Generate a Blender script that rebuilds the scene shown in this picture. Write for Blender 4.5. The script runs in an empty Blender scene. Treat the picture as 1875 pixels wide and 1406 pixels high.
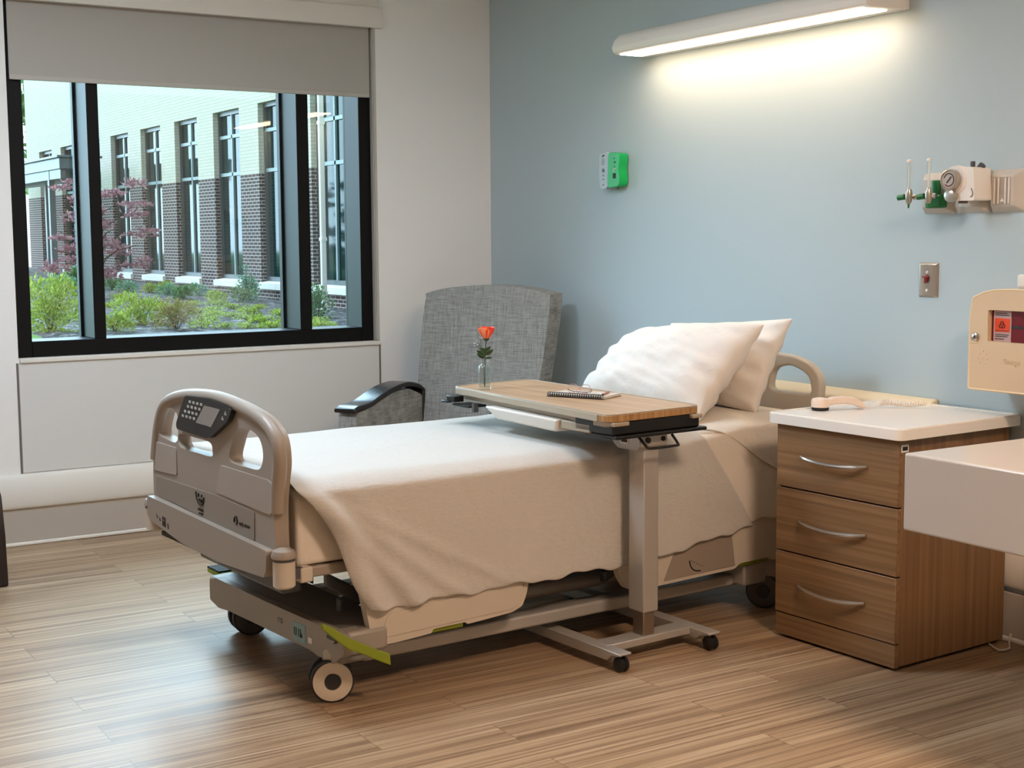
import bpy, bmesh, math, random
from mathutils import Vector, Matrix, noise
C = bpy.context.scene.collection
PI = math.pi
R = math.radians

# ------------------------------------------------------------------ materials
def srgb(h):
    if isinstance(h, str):
        h = h.lstrip('#'); c = [int(h[i:i+2], 16)/255 for i in (0, 2, 4)]
    else:
        c = [v/255 for v in h]
    return tuple((v/12.92 if v <= .04045 else ((v+.055)/1.055)**2.4) for v in c)

def newmat(name):
    m = bpy.data.materials.new(name); m.use_nodes = True
    nt = m.node_tree
    return m, nt, nt.nodes['Principled BSDF']

def N(nt, kind, **kw):
    n = nt.nodes.new(kind)
    for k, v in kw.items():
        if k in n.inputs: n.inputs[k].default_value = v
        else: setattr(n, k, v)
    return n

def mat(name, col, rough=.5, metal=0., spec=.5, bump=0., bscale=200., var=0., vscale=8., coat=0., trans=0.):
    """plain paint, plastic or metal with an optional fine grain and a faint tone variation"""
    m, nt, b = newmat(name)
    c = srgb(col) if not isinstance(col, tuple) or max(col) > 1 else col
    b.inputs['Base Color'].default_value = (*c, 1)
    b.inputs['Roughness'].default_value = rough
    b.inputs['Metallic'].default_value = metal
    b.inputs['Specular IOR Level'].default_value = spec
    b.inputs['Coat Weight'].default_value = coat
    if trans: b.inputs['Transmission Weight'].default_value = trans
    tc = N(nt, 'ShaderNodeTexCoord')
    if var:
        nz = N(nt, 'ShaderNodeTexNoise', Scale=vscale, Detail=4.)
        nt.links.new(tc.outputs['Object'], nz.inputs['Vector'])
        mx = N(nt, 'ShaderNodeMix', data_type='RGBA')
        mx.inputs[6].default_value = (*[v*(1-var) for v in c], 1)
        mx.inputs[7].default_value = (*[min(1, v*(1+var)) for v in c], 1)
        nt.links.new(nz.outputs['Fac'], mx.inputs[0]); nt.links.new(mx.outputs[2], b.inputs['Base Color'])
    if bump:
        nz = N(nt, 'ShaderNodeTexNoise', Scale=bscale, Detail=3.)
        nt.links.new(tc.outputs['Object'], nz.inputs['Vector'])
        bp = N(nt, 'ShaderNodeBump', Strength=bump, Distance=.002)
        nt.links.new(nz.outputs['Fac'], bp.inputs['Height']); nt.links.new(bp.outputs['Normal'], b.inputs['Normal'])
    return m

def ramp(nt, stops):
    r = N(nt, 'ShaderNodeValToRGB'); e = r.color_ramp.elements
    while len(e) < len(stops): e.new(.5)
    for el, (p, c) in zip(e, stops): el.position = p; el.color = (*c, 1)
    return r

def mat_wood(name, c1, c2, c3, axis='x', scale=1., rough=.45, bump=.05):
    """straight-grained laminate: noise stretched along one object axis"""
    m, nt, b = newmat(name)
    tc = N(nt, 'ShaderNodeTexCoord'); mp = N(nt, 'ShaderNodeMapping')
    s = {'x': (1.2, 70, 70), 'y': (70, 1.2, 70), 'z': (70, 70, 1.2)}[axis]
    mp.inputs['Scale'].default_value = [v*scale for v in s]
    nt.links.new(tc.outputs['Object'], mp.inputs['Vector'])
    nz = N(nt, 'ShaderNodeTexNoise', Scale=1., Detail=5., Roughness=.6)
    nt.links.new(mp.outputs[0], nz.inputs['Vector'])
    rp = ramp(nt, [(.3, srgb(c1)), (.5, srgb(c2)), (.72, srgb(c3))])
    nt.links.new(nz.outputs['Fac'], rp.inputs[0]); nt.links.new(rp.outputs[0], b.inputs['Base Color'])
    b.inputs['Roughness'].default_value = rough
    bp = N(nt, 'ShaderNodeBump', Strength=bump, Distance=.001)
    nt.links.new(nz.outputs['Fac'], bp.inputs['Height']); nt.links.new(bp.outputs['Normal'], b.inputs['Normal'])
    return m

def mat_floor():
    m, nt, b = newmat('vinyl_plank_floor')
    tc = N(nt, 'ShaderNodeTexCoord'); sp = N(nt, 'ShaderNodeSeparateXYZ'); cb = N(nt, 'ShaderNodeCombineXYZ')
    nt.links.new(tc.outputs['Object'], sp.inputs[0])
    nt.links.new(sp.outputs['Y'], cb.inputs['X']); nt.links.new(sp.outputs['X'], cb.inputs['Y'])
    br = N(nt, 'ShaderNodeTexBrick', Scale=1., offset=.37)
    br.inputs['Mortar Size'].default_value = .0012; br.inputs['Brick Width'].default_value = .95
    br.inputs['Row Height'].default_value = .15; br.inputs['Bias'].default_value = 0
    br.inputs['Color1'].default_value = (0, 0, 0, 1); br.inputs['Color2'].default_value = (1, 1, 1, 1); br.inputs['Mortar'].default_value = (.3, .3, .3, 1)
    nt.links.new(cb.outputs[0], br.inputs['Vector'])
    # grain: stretched along y and shifted per plank
    ofs = N(nt, 'ShaderNodeVectorMath', operation='MULTIPLY_ADD')
    nt.links.new(br.outputs['Color'], ofs.inputs[0]); ofs.inputs[1].default_value = (7.3, 3.1, 5.); nt.links.new(tc.outputs['Object'], ofs.inputs[2])
    mp = N(nt, 'ShaderNodeMapping'); mp.inputs['Scale'].default_value = (85, 1.1, 1)
    nt.links.new(ofs.outputs[0], mp.inputs['Vector'])
    n1 = N(nt, 'ShaderNodeTexNoise', Scale=1., Detail=4., Roughness=.55); nt.links.new(mp.outputs[0], n1.inputs['Vector'])
    mp2 = N(nt, 'ShaderNodeMapping'); mp2.inputs['Scale'].default_value = (16, .7, 1)
    nt.links.new(ofs.outputs[0], mp2.inputs['Vector'])
    n2 = N(nt, 'ShaderNodeTexNoise', Scale=1., Detail=2.); nt.links.new(mp2.outputs[0], n2.inputs['Vector'])
    ad = N(nt, 'ShaderNodeMath', operation='MULTIPLY_ADD'); nt.links.new(n1.outputs['Fac'], ad.inputs[0]); ad.inputs[1].default_value = .98
    m2 = N(nt, 'ShaderNodeMath', operation='MULTIPLY_ADD'); nt.links.new(n2.outputs['Fac'], m2.inputs[0]); m2.inputs[1].default_value = .34
    m3 = N(nt, 'ShaderNodeMath', operation='MULTIPLY'); nt.links.new(br.outputs['Color'], m3.inputs[0]); m3.inputs[1].default_value = .09
    m4 = N(nt, 'ShaderNodeMath', operation='SUBTRACT'); nt.links.new(m3.outputs[0], m4.inputs[0]); m4.inputs[1].default_value = .2
    nt.links.new(m4.outputs[0], m2.inputs[2]); nt.links.new(m2.outputs[0], ad.inputs[2])
    rp = ramp(nt, [(.28, srgb('745a43')), (.43, srgb('93775b')), (.56, srgb('ab8f70')), (.74, srgb('c4ac8d'))])
    nt.links.new(ad.outputs[0], rp.inputs[0])
    mx = N(nt, 'ShaderNodeMix', data_type='RGBA', blend_type='MULTIPLY'); nt.links.new(rp.outputs[0], mx.inputs[6])
    mx.inputs[7].default_value = (.55, .5, .45, 1); nt.links.new(br.outputs['Fac'], mx.inputs[0])
    nt.links.new(mx.outputs[2], b.inputs['Base Color'])
    b.inputs['Roughness'].default_value = .4; b.inputs['Specular IOR Level'].default_value = .8
    rr = N(nt, 'ShaderNodeMapRange'); rr.inputs[3].default_value = .3; rr.inputs[4].default_value = .44
    nt.links.new(n1.outputs['Fac'], rr.inputs[0]); nt.links.new(rr.outputs[0], b.inputs['Roughness'])
    bp = N(nt, 'ShaderNodeBump', Strength=.12, Distance=.001)
    nt.links.new(ad.outputs[0], bp.inputs['Height']); nt.links.new(bp.outputs['Normal'], b.inputs['Normal'])
    return m

def mat_cloth(name, col, scale=260., bump=.35, rough=.95, wr=0., var=.03):
    """soft cloth: fine weave, a little tone variation, optional soft creases"""
    m, nt, b = newmat(name); c = srgb(col)
    tc = N(nt, 'ShaderNodeTexCoord')
    n1 = N(nt, 'ShaderNodeTexNoise', Scale=scale, Detail=3.); n2 = N(nt, 'ShaderNodeTexNoise', Scale=9., Detail=5., Distortion=.6)
    mp = N(nt, 'ShaderNodeMapping'); mp.inputs['Scale'].default_value = (1, .35, 1)
    nt.links.new(tc.outputs['Object'], mp.inputs['Vector'])
    nt.links.new(mp.outputs[0], n1.inputs['Vector']); nt.links.new(tc.outputs['Object'], n2.inputs['Vector'])
    mx = N(nt, 'ShaderNodeMix', data_type='RGBA')
    mx.inputs[6].default_value = (*[v*(1-var) for v in c], 1); mx.inputs[7].default_value = (*[min(1, v*(1+var)) for v in c], 1)
    nt.links.new(n1.outputs['Fac'], mx.inputs[0]); nt.links.new(mx.outputs[2], b.inputs['Base Color'])
    b.inputs['Roughness'].default_value = rough; b.inputs['Specular IOR Level'].default_value = .15
    b.inputs['Sheen Weight'].default_value = .15
    b1 = N(nt, 'ShaderNodeBump', Strength=bump, Distance=.002); nt.links.new(n1.outputs['Fac'], b1.inputs['Height'])
    b2 = N(nt, 'ShaderNodeBump', Strength=wr, Distance=.03); nt.links.new(n2.outputs['Fac'], b2.inputs['Height'])
    nt.links.new(b1.outputs['Normal'], b2.inputs['Normal']); nt.links.new(b2.outputs['Normal'], b.inputs['Normal'])
    return m

def mat_weave(name, ca, cb_, sx=(140, 8, 8), sz=(8, 8, 140)):
    """slubby two-way woven upholstery"""
    m, nt, b = newmat(name); tc = N(nt, 'ShaderNodeTexCoord')
    outs = []
    for s in (sx, sz):
        mp = N(nt, 'ShaderNodeMapping'); mp.inputs['Scale'].default_value = s
        nt.links.new(tc.outputs['Object'], mp.inputs['Vector'])
        nz = N(nt, 'ShaderNodeTexNoise', Scale=1., Detail=3., Roughness=.7); nt.links.new(mp.outputs[0], nz.inputs['Vector'])
        outs.append(nz.outputs['Fac'])
    ad = N(nt, 'ShaderNodeMath', operation='ADD'); nt.links.new(outs[0], ad.inputs[0]); nt.links.new(outs[1], ad.inputs[1])
    hf = N(nt, 'ShaderNodeMath', operation='MULTIPLY'); nt.links.new(ad.outputs[0], hf.inputs[0]); hf.inputs[1].default_value = .5
    rp = ramp(nt, [(.36, srgb(ca)), (.62, srgb(cb_))]); nt.links.new(hf.outputs[0], rp.inputs[0])
    nt.links.new(rp.outputs[0], b.inputs['Base Color']); b.inputs['Roughness'].default_value = .85; b.inputs['Specular IOR Level'].default_value = .25
    bp = N(nt, 'ShaderNodeBump', Strength=.25, Distance=.002); nt.links.new(hf.outputs[0], bp.inputs['Height']); nt.links.new(bp.outputs['Normal'], b.inputs['Normal'])
    return m

def mat_brick():
    """cream brick above a course line, dark brown brick below it"""
    m, nt, b = newmat('two_tone_brick')
    g = N(nt, 'ShaderNodeNewGeometry'); sp = N(nt, 'ShaderNodeSeparateXYZ'); nt.links.new(g.outputs['Position'], sp.inputs[0])
    ad = N(nt, 'ShaderNodeMath', operation='ADD'); nt.links.new(sp.outputs['X'], ad.inputs[0]); nt.links.new(sp.outputs['Y'], ad.inputs[1])
    cb = N(nt, 'ShaderNodeCombineXYZ'); nt.links.new(ad.outputs[0], cb.inputs['X']); nt.links.new(sp.outputs['Z'], cb.inputs['Y'])
    def brick(c1, c2, mo):
        br = N(nt, 'ShaderNodeTexBrick', Scale=1., offset=.5)
        br.inputs['Brick Width'].default_value = .215; br.inputs['Row Height'].default_value = .0677; br.inputs['Mortar Size'].default_value = .010
        br.inputs['Color1'].default_value = (*srgb(c1), 1); br.inputs['Color2'].default_value = (*srgb(c2), 1); br.inputs['Mortar'].default_value = (*srgb(mo), 1)
        nt.links.new(cb.outputs[0], br.inputs['Vector']); return br
    dk = brick('3a2625', '4a3331', 'b5aca5'); lt = brick('d6d1c1', 'cdc7b5', 'bdb7a6')
    cmp_ = N(nt, 'ShaderNodeMath', operation='GREATER_THAN'); nt.links.new(sp.outputs['Z'], cmp_.inputs[0]); cmp_.inputs[1].default_value = 2.64
    mx = N(nt, 'ShaderNodeMix', data_type='RGBA'); nt.links.new(cmp_.outputs[0], mx.inputs[0])
    nt.links.new(dk.outputs['Color'], mx.inputs[6]); nt.links.new(lt.outputs['Color'], mx.inputs[7])
    nt.links.new(mx.outputs[2], b.inputs['Base Color']); b.inputs['Roughness'].default_value = .9
    return m

def mat_glass_thin(name, tint=(1, 1, 1), refl=.06):
    m, nt, b = newmat(name); nt.nodes.remove(b)
    tr = N(nt, 'ShaderNodeBsdfTransparent'); tr.inputs[0].default_value = (*tint, 1)
    gl = N(nt, 'ShaderNodeBsdfGlossy'); gl.inputs['Roughness'].default_value = 0.
    lw = N(nt, 'ShaderNodeLayerWeight', Blend=.5); pw = N(nt, 'ShaderNodeMath', operation='POWER'); pw.inputs[1].default_value = 4.; nt.links.new(lw.outputs['Facing'], pw.inputs[0])
    fr = N(nt, 'ShaderNodeMath', operation='MULTIPLY_ADD'); nt.links.new(pw.outputs[0], fr.inputs[0]); fr.inputs[1].default_value = .6; fr.inputs[2].default_value = refl
    mx = N(nt, 'ShaderNodeMixShader')
    nt.links.new(fr.outputs[0], mx.inputs[0]); nt.links.new(tr.outputs[0], mx.inputs[1]); nt.links.new(gl.outputs[0], mx.inputs[2])
    nt.links.new(mx.outputs[0], nt.nodes['Material Output'].inputs['Surface'])
    return m

def mat_emit(name, col, s):
    m, nt, b = newmat(name)
    b.inputs['Base Color'].default_value = (.9, .9, .9, 1)
    b.inputs['Emission Color'].default_value = (*col, 1); b.inputs['Emission Strength'].default_value = s
    return m

def mat_leaf(name, c1, c2, c3):
    m, nt, b = newmat(name)
    oi = N(nt, 'ShaderNodeNewGeometry')
    rp = ramp(nt, [(0, srgb(c1)), (.55, srgb(c2)), (1, srgb(c3))])
    nt.links.new(oi.outputs['Random Per Island'], rp.inputs[0]); nt.links.new(rp.outputs[0], b.inputs['Base Color'])
    b.inputs['Roughness'].default_value = .6; b.inputs['Specular IOR Level'].default_value = .3
    tl = N(nt, 'ShaderNodeBsdfTranslucent'); nt.links.new(rp.outputs[0], tl.inputs[0])
    mx = N(nt, 'ShaderNodeMixShader'); mx.inputs[0].default_value = .3
    nt.links.new(b.outputs[0], mx.inputs[1]); nt.links.new(tl.outputs[0], mx.inputs[2])
    nt.links.new(mx.outputs[0], nt.nodes['Material Output'].inputs['Surface'])
    return m

def mat_ground(name, stops, scale, bump=.6, dist=.03):
    m, nt, b = newmat(name)
    tc = N(nt, 'ShaderNodeTexCoord'); nz = N(nt, 'ShaderNodeTexNoise', Scale=scale, Detail=6., Roughness=.7)
    nt.links.new(tc.outputs['Object'], nz.inputs['Vector'])
    rp = ramp(nt, [(p, srgb(c)) for p, c in stops]); nt.links.new(nz.outputs['Fac'], rp.inputs[0])
    nt.links.new(rp.outputs[0], b.inputs['Base Color']); b.inputs['Roughness'].default_value = .9
    bp = N(nt, 'ShaderNodeBump', Strength=bump, Distance=dist); nt.links.new(nz.outputs['Fac'], bp.inputs['Height']); nt.links.new(bp.outputs['Normal'], b.inputs['Normal'])
    return m

# ------------------------------------------------------------------ mesh helpers
def smooth_outline(pts, n=6, closed=True):
    """Catmull-Rom through the points"""
    pts = [Vector(q) for q in pts]
    out = []; k = len(pts)
    for i in range(k if closed else k-1):
        p = [Vector(pts[(i+j-1) % k] if closed else pts[max(0, min(k-1, i+j-1))]) for j in range(4)]
        for s in range(n):
            t = s/n
            out.append(tuple(.5*((2*p[1]) + (-p[0]+p[2])*t + (2*p[0]-5*p[1]+4*p[2]-p[3])*t*t + (-p[0]+3*p[1]-3*p[2]+p[3])*t**3)))
    if not closed: out.append(tuple(pts[-1]))
    return out

def round_poly(pts, r, seg=5):
    """polygon with filleted corners; r a number or one per corner"""
    out = []; k = len(pts)
    for i in range(k):
        p0, p1, p2 = Vector(pts[i-1]), Vector(pts[i]), Vector(pts[(i+1) % k])
        ri = r[i] if isinstance(r, (list, tuple)) else r
        a = (p0-p1); b = (p2-p1); ri = min(ri, a.length*.49, b.length*.49)
        if ri < 1e-5: out.append(tuple(p1)); continue
        A = p1+a.normalized()*ri; B = p1+b.normalized()*ri
        for s in range(seg+1):
            t = s/seg; out.append(tuple(A*(1-t)**2 + p1*2*t*(1-t) + B*t*t))
    return out

class MB:
    def __init__(s): s.bm = bmesh.new()
    def box(s, x0, x1, y0, y1, z0, z1, M=None):
        co = [(x, y, z) for x in (x0, x1) for y in (y0, y1) for z in (z0, z1)]
        v = [s.bm.verts.new(M @ Vector(c) if M else c) for c in co]
        for f in ((0, 1, 3, 2), (4, 6, 7, 5), (0, 4, 5, 1), (2, 3, 7, 6), (0, 2, 6, 4), (1, 5, 7, 3)):
            s.bm.faces.new([v[i] for i in f])
        return s
    def hexa(s, lo, hi):
        """eight corners: four below, four above, same order"""
        a = [s.bm.verts.new(p) for p in lo]; b = [s.bm.verts.new(p) for p in hi]; n = len(a)
        s.bm.faces.new(a[::-1]); s.bm.faces.new(b)
        for i in range(n): s.bm.faces.new((a[i], a[(i+1) % n], b[(i+1) % n], b[i]))
        return s
    def ring(s, c, ax, r, seg, ref=None):
        ax = Vector(ax).normalized()
        if ref is None: ref = Vector((0, 0, 1)) if abs(ax.z) < .9 else Vector((1, 0, 0))
        u = ax.cross(ref).normalized(); w = u.cross(ax).normalized()
        return [s.bm.verts.new(Vector(c)+(u*math.cos(2*PI*i/seg)+w*math.sin(2*PI*i/seg))*r) for i in range(seg)]
    def skin(s, rings, cap=True, closed=False):
        m = len(rings)
        for i in range(m if closed else m-1):
            a, b = rings[i], rings[(i+1) % m]; n = len(a)
            for j in range(n): s.bm.faces.new((a[j], a[(j+1) % n], b[(j+1) % n], b[j]))
        if cap and not closed:
            s.bm.faces.new(rings[0][::-1]); s.bm.faces.new(rings[-1])
        return s
    def cyl(s, p0, p1, r0, r1=None, seg=20):
        r1 = r0 if r1 is None else r1; ax = Vector(p1)-Vector(p0)
        return s.skin([s.ring(p0, ax, r0, seg), s.ring(p1, ax, r1, seg)])
    def lathe(s, prof, o=(0, 0, 0), ax=(0, 0, 1), seg=24):
        """prof: (radius, height) pairs"""
        ax = Vector(ax).normalized(); o = Vector(o)
        return s.skin([s.ring(o+ax*h, ax, max(r, 1e-5), seg) for r, h in prof])
    def tube(s, pts, r, seg=10, closed=False, n=0):
        if n:
            if isinstance(r, (list, tuple)): r = [q[0] for q in smooth_outline([(a, 0) for a in r], n, closed)]
            pts = smooth_outline(pts, n, closed)
        pts = [Vector(p) for p in pts]; rings = []; k = len(pts); ref = None
        for i in range(k):
            a = pts[i-1] if (i or closed) else pts[0]; b = pts[(i+1) % k] if (i < k-1 or closed) else pts[-1]
            t = (b-a).normalized()
            if ref is None: ref = Vector((0, 0, 1)) if abs(t.z) < .9 else Vector((1, 0, 0))
            u = t.cross(ref).normalized(); w = u.cross(t).normalized(); ref = w
            ri = r[i] if isinstance(r, (list, tuple)) else r
            rings.append([s.bm.verts.new(pts[i]+(u*math.cos(2*PI*j/seg)+w*math.sin(2*PI*j/seg))*ri) for j in range(seg)])
        return s.skin(rings, closed=closed)
    def prism(s, outer, holes=(), d=(0, 0, .1), F=None):
        """flat outline with holes in the (a, b) plane mapped by F to 3-D, extruded by the vector d"""
        F = F or (lambda a, b: (a, 0, b)); bm = bmesh.new(); es = []
        for loop in [outer, *holes]:
            v = [bm.verts.new(F(*p)) for p in loop]
            es += [bm.edges.new((v[i], v[(i+1) % len(v)])) for i in range(len(v))]
        bmesh.ops.triangle_fill(bm, use_beauty=True, use_dissolve=False, edges=es)
        ex = bmesh.ops.extrude_face_region(bm, geom=bm.faces[:])
        bmesh.ops.translate(bm, vec=d, verts=[g for g in ex['geom'] if isinstance(g, bmesh.types.BMVert)])
        bmesh.ops.recalc_face_normals(bm, faces=bm.faces[:])
        me = bpy.data.meshes.new('t'); bm.to_mesh(me); bm.free(); s.bm.from_mesh(me); bpy.data.meshes.remove(me)
        return s
    def grid(s, f, nu, nv, cu=False):
        V = [[s.bm.verts.new(f(i/(nu if cu else nu-1), j/(nv-1))) for j in range(nv)] for i in range(nu)]
        for i in range(nu if cu else nu-1):
            for j in range(nv-1):
                a = V[i][j], V[(i+1) % nu][j], V[(i+1) % nu][j+1], V[i][j+1]
                s.bm.faces.new(a)
        return s
    def ell(s, c, rx, ry, rz, nu=16, nv=10, M=None):
        c = Vector(c); rings = []
        for j in range(nv+1):
            th = PI*(j/nv)*.998+.003
            rings.append([s.bm.verts.new(c+(M or Matrix.Identity(3)) @ Vector((rx*math.sin(th)*math.cos(2*PI*i/nu), ry*math.sin(th)*math.sin(2*PI*i/nu), -rz*math.cos(th)))) for i in range(nu)])
        return s.skin(rings)
    def build(s, name, m, parent=None, bev=0, seg=2, sm=False, sub=0, solid=0, ang=40, loc=None, rot=None):
        bmesh.ops.recalc_face_normals(s.bm, faces=s.bm.faces[:])
        me = bpy.data.meshes.new(name); s.bm.to_mesh(me); s.bm.free()
        o = bpy.data.objects.new(name, me); C.objects.link(o)
        for mm in (m if isinstance(m, (list, tuple)) else [m]): me.materials.append(mm)
        if loc: o.location = loc
        if rot: o.rotation_euler = rot
        if parent: o.parent = parent
        if solid:
            q = o.modifiers.new('solid', 'SOLIDIFY'); q.thickness = solid; q.offset = 0
        if bev:
            q = o.modifiers.new('bevel', 'BEVEL'); q.width = bev; q.segments = seg; q.limit_method = 'ANGLE'; q.angle_limit = R(ang); q.use_clamp_overlap = True
        if sub:
            q = o.modifiers.new('sub', 'SUBSURF'); q.levels = q.render_levels = sub
        if sm or bev or sub:
            for p in me.polygons: p.use_smooth = True
            if (sm or bev) and not sub:
                try: me.set_sharp_from_angle(angle=R(ang))
                except Exception: pass
        return o

def thing(name, label, cat, loc=(0, 0, 0), rotz=0, group=None):
    o = bpy.data.objects.new(name, None); C.objects.link(o); o.empty_display_size = .1
    o.location = loc; o.rotation_euler = (0, 0, rotz); return tag(o, label, cat, group)
def tag(o, label, cat, group=None, kind=None):
    o['label'] = label; o['category'] = cat
    if group: o['group'] = group
    if kind: o['kind'] = kind
    return o
def struct(o, label=None):
    o['kind'] = 'structure'
    if label: o['label'] = label
    return o
def text(name, body, size, m, parent, loc, rot, ext=.0004, align='CENTER'):
    cu = bpy.data.curves.new(name, 'FONT'); cu.body = body; cu.size = size; cu.extrude = ext; cu.align_x = align; cu.align_y = 'CENTER'
    tmp = bpy.data.objects.new('t', cu); C.objects.link(tmp); bpy.context.view_layer.update()
    me = bpy.data.meshes.new_from_object(tmp.evaluated_get(bpy.context.evaluated_depsgraph_get())); bpy.data.objects.remove(tmp); bpy.data.curves.remove(cu)
    o = bpy.data.objects.new(name, me); C.objects.link(o); me.materials.clear(); me.materials.append(m)
    o.location = loc; o.rotation_euler = rot
    if parent: o.parent = parent
    return o

M = dict(
    wall_white=mat('warm_white_paint', 'eeebe7', .75, bump=.08, bscale=350), wall_blue=mat('blue_grey_paint', 'b5c4c9', .6, bump=.08, bscale=350),
    ceiling=mat('ceiling_white', 'e8e4dc', .9), panel=mat('wall_panel_grey', 'd8d6d2', .6), trim_white=mat('white_trim', 'e4dfd6', .5), cream=mat('cream_vinyl', 'e2d3b4', .5),
    base_grey=mat('grey_cove_base', 'b5ab9f', .6), floor=mat_floor(), black_frame=mat('black_window_metal', '060505', .5, spec=.2), shade=mat_cloth('shade_fabric', 'b3aea6', 500, .1, .9), shade_bar=mat('shade_bar', 'b9b3aa', .6),
    glass=mat_glass_thin('window_glass', (.96, .98, .98)), seam=mat('seam_dark', '6d655c', .8),
    taupe=mat('taupe_plastic', '9a8d80', .42, bump=.05, bscale=500), taupe_pad=mat('taupe_pad', 'a3968a', .45), taupe_dark=mat('taupe_recess', '8c8074', .5), light_plastic=mat('pale_plastic', 'c9beae', .4), black=mat('black_plastic', '121212', .4), dark_grey=mat('dark_grey_metal', '4b4c4f', .4, spec=.5),
    base_paint=mat('warm_grey_paint', '9d948a', .4), base_top=mat('graphite_cover', '7b7771', .45), rail_paint=mat('pale_grey_steel', 'b9b5ae', .35, .3), screen=mat('grey_display', '8c837b', .25), key=mat('pale_key', 'b9b4ad', .5), ink=mat('dark_ink', '1c1714', .6), green=mat('lime_green_plastic', '7d8a16', .45), sticker=mat('pale_blue_sticker', '86a7ad', .5), white=mat('white_plastic', 'e9e5df', .35),
    wheel=mat('pale_wheel', 'd2c4b0', .4), rubber=mat('grey_rubber', '2a2827', .6), wheel_dark=mat('dark_grey_wheel', '4a4645', .5),
    sheet=mat_cloth('white_sheet', 'e2d9cc', 400, .15, .9, .35), blanket=mat_cloth('white_fleece', 'c6c2bb', 120, .8, 1., .2, .06), pillow=mat_cloth('white_pillowcase', 'ece6de', 500, .1, .85, .3),
    oak=mat_wood('oak_laminate', 'a07f5f', 'bd9a78', 'd0b08e', 'x', .8, .4), oak_edge=mat_wood('oak_edge', '8e683f', 'a98151', 'c2986a', 'z', 1., .5), silver=mat('silver_paint', 'bcb7b0', .38, .4), chrome=mat('brushed_nickel', 'c2b8ab', .28, .9), tray=mat('frosted_white_tray', 'e0dad0', .35), champagne=mat('table_edge_band', 'b3a48f', .4, .2), inner_tube=mat('bare_steel', '9a8c7d', .3, .8),
    walnut=mat_wood('walnut_laminate', '6d5036', '816241', '947352', 'x', .9, .45), walnut_v=mat_wood('walnut_side', '6b4e32', '7b5b3b', '8b6946', 'z', .6, .45), solid_white=mat('white_solid_surface', 'f0ebe4', .25), sink_white=mat('off_white_counter', 'c2bcb5', .22), gap=mat('shadow_gap', '15100c', .8),
    weave=mat_weave('grey_upholstery', '70706d', 'a8a6a2', (260, 14, 14), (14, 14, 260)), arm_cap=mat('dark_wood_cap', '1f1a18', .25, spec=.6), dark_wood=mat_wood('espresso_wood', '1f1411', '2a1b16', '38251d', 'z', .6, .35),
    steel=mat('stainless_plate', 'b9b0a5', .3, .7), cream_plate=mat('pale_grey_outlet_plate', 'c4bdb4', .4), med_green=mat('medical_green', '0d6b33', .35), bright_green=mat('bright_green_silicone', '12b35a', .35), red=mat('dark_red', '7a1014', .35), clear=mat_glass_thin('clear_acrylic', (.95, .97, .97), .03), beige=mat('beige_plastic', 'd6bc9a', .45), beige_light=mat('beige_edge', 'e6cda6', .45), maroon=mat('translucent_maroon', '6d1a24', .25), label_pink=mat('label_paper', 'b99a98', .6), orange=mat('biohazard_orange', 'e0440e', .5), gauge_face=mat('gauge_face', 'b7aba3', .4), pale_blue_plastic=mat('pale_grey_blue_plastic', 'b6c0c4', .4), phone=mat('almond_plastic', 'ead6c6', .35), cable=mat('pale_cable', 'cdbfae', .5),
)
# ------------------------------------------------------------------ room shell
RX, RY, RZ = 7.8, -6.6, 2.75
WY0, WY1, WZ0, WZ1 = -2.47, -.672, .845, 2.52            # the window opening in wall_left
struct(MB().box(-.3, RX, RY, .0, -.12, 0).build('floor', M['floor']))
struct(MB().box(-.3, RX, RY, .3, RZ, RZ+.12).build('ceiling', M['ceiling']))
struct(MB().box(-.3, RX, 0, .2, 0, RZ).build('wall_back', M['wall_blue']))
w = MB().box(-.3, 0, RY, WY0, 0, RZ).box(-.3, 0, WY1, 0, 0, RZ).box(-.3, 0, WY0, WY1, 0, WZ0).box(-.3, 0, WY0, WY1, WZ1, RZ)
struct(w.build('wall_left', M['wall_white']))
struct(MB().box(RX, RX+.15, RY, .3, -.12, RZ+.12).build('wall_right', M['wall_white']))
struct(MB().box(-.3, RX, RY-.15, RY, -.12, RZ+.12).build('wall_front', M['wall_white']))

# trim along the window wall and the head wall
struct(MB().box(0, .012, RY, 0, .018, .17).build('baseboard_left', M['base_grey'], bev=.003))
struct(MB().box(0, .022, RY, 0, 0, .018).build('trim_1', M['trim_white'], bev=.006))
struct(MB().prism([(0, .165), (.022, .172), (.03, .19), (.03, .305), (.018, .325), (0, .328)], d=(0, -RY, 0), F=lambda a, b: (a, RY, b)).build('trim_2', M['trim_white'], bev=.004))
struct(MB().box(.0, 5.2, -.012, 0, .018, .17).build('baseboard_back', M['base_grey'], bev=.003))
struct(MB().box(.022, 5.2, -.022, 0, 0, .018).build('trim_3', M['trim_white'], bev=.006))
struct(MB().prism([(0, .185), (-.022, .19), (-.03, .205), (-.03, .32), (-.018, .336), (0, .338)], d=(5.2, 0, 0), F=lambda a, b: (0, a, b)).build('trim_4', M['trim_white'], bev=.004))
# padded bumper on the head wall behind the bed
struct(MB().prism([(0, .60), (-.03, .605), (-.052, .63), (-.052, .765), (-.03, .79), (0, .795)], d=(1.32, 0, 0), F=lambda a, b: (1.75, a, b)).build('trim_5', M['cream'], bev=.006))
# panel below the window: two upright joints, and the sill above it
struct(MB().box(0, .004, -2.481, -2.473, .328, .826).box(0, .004, -.679, -.671, .328, .826).build('trim_6', M['seam']))
struct(MB().box(0, .006, -2.472, -.68, .33, .826).build('trim_7', M['panel'], bev=.002))

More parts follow.
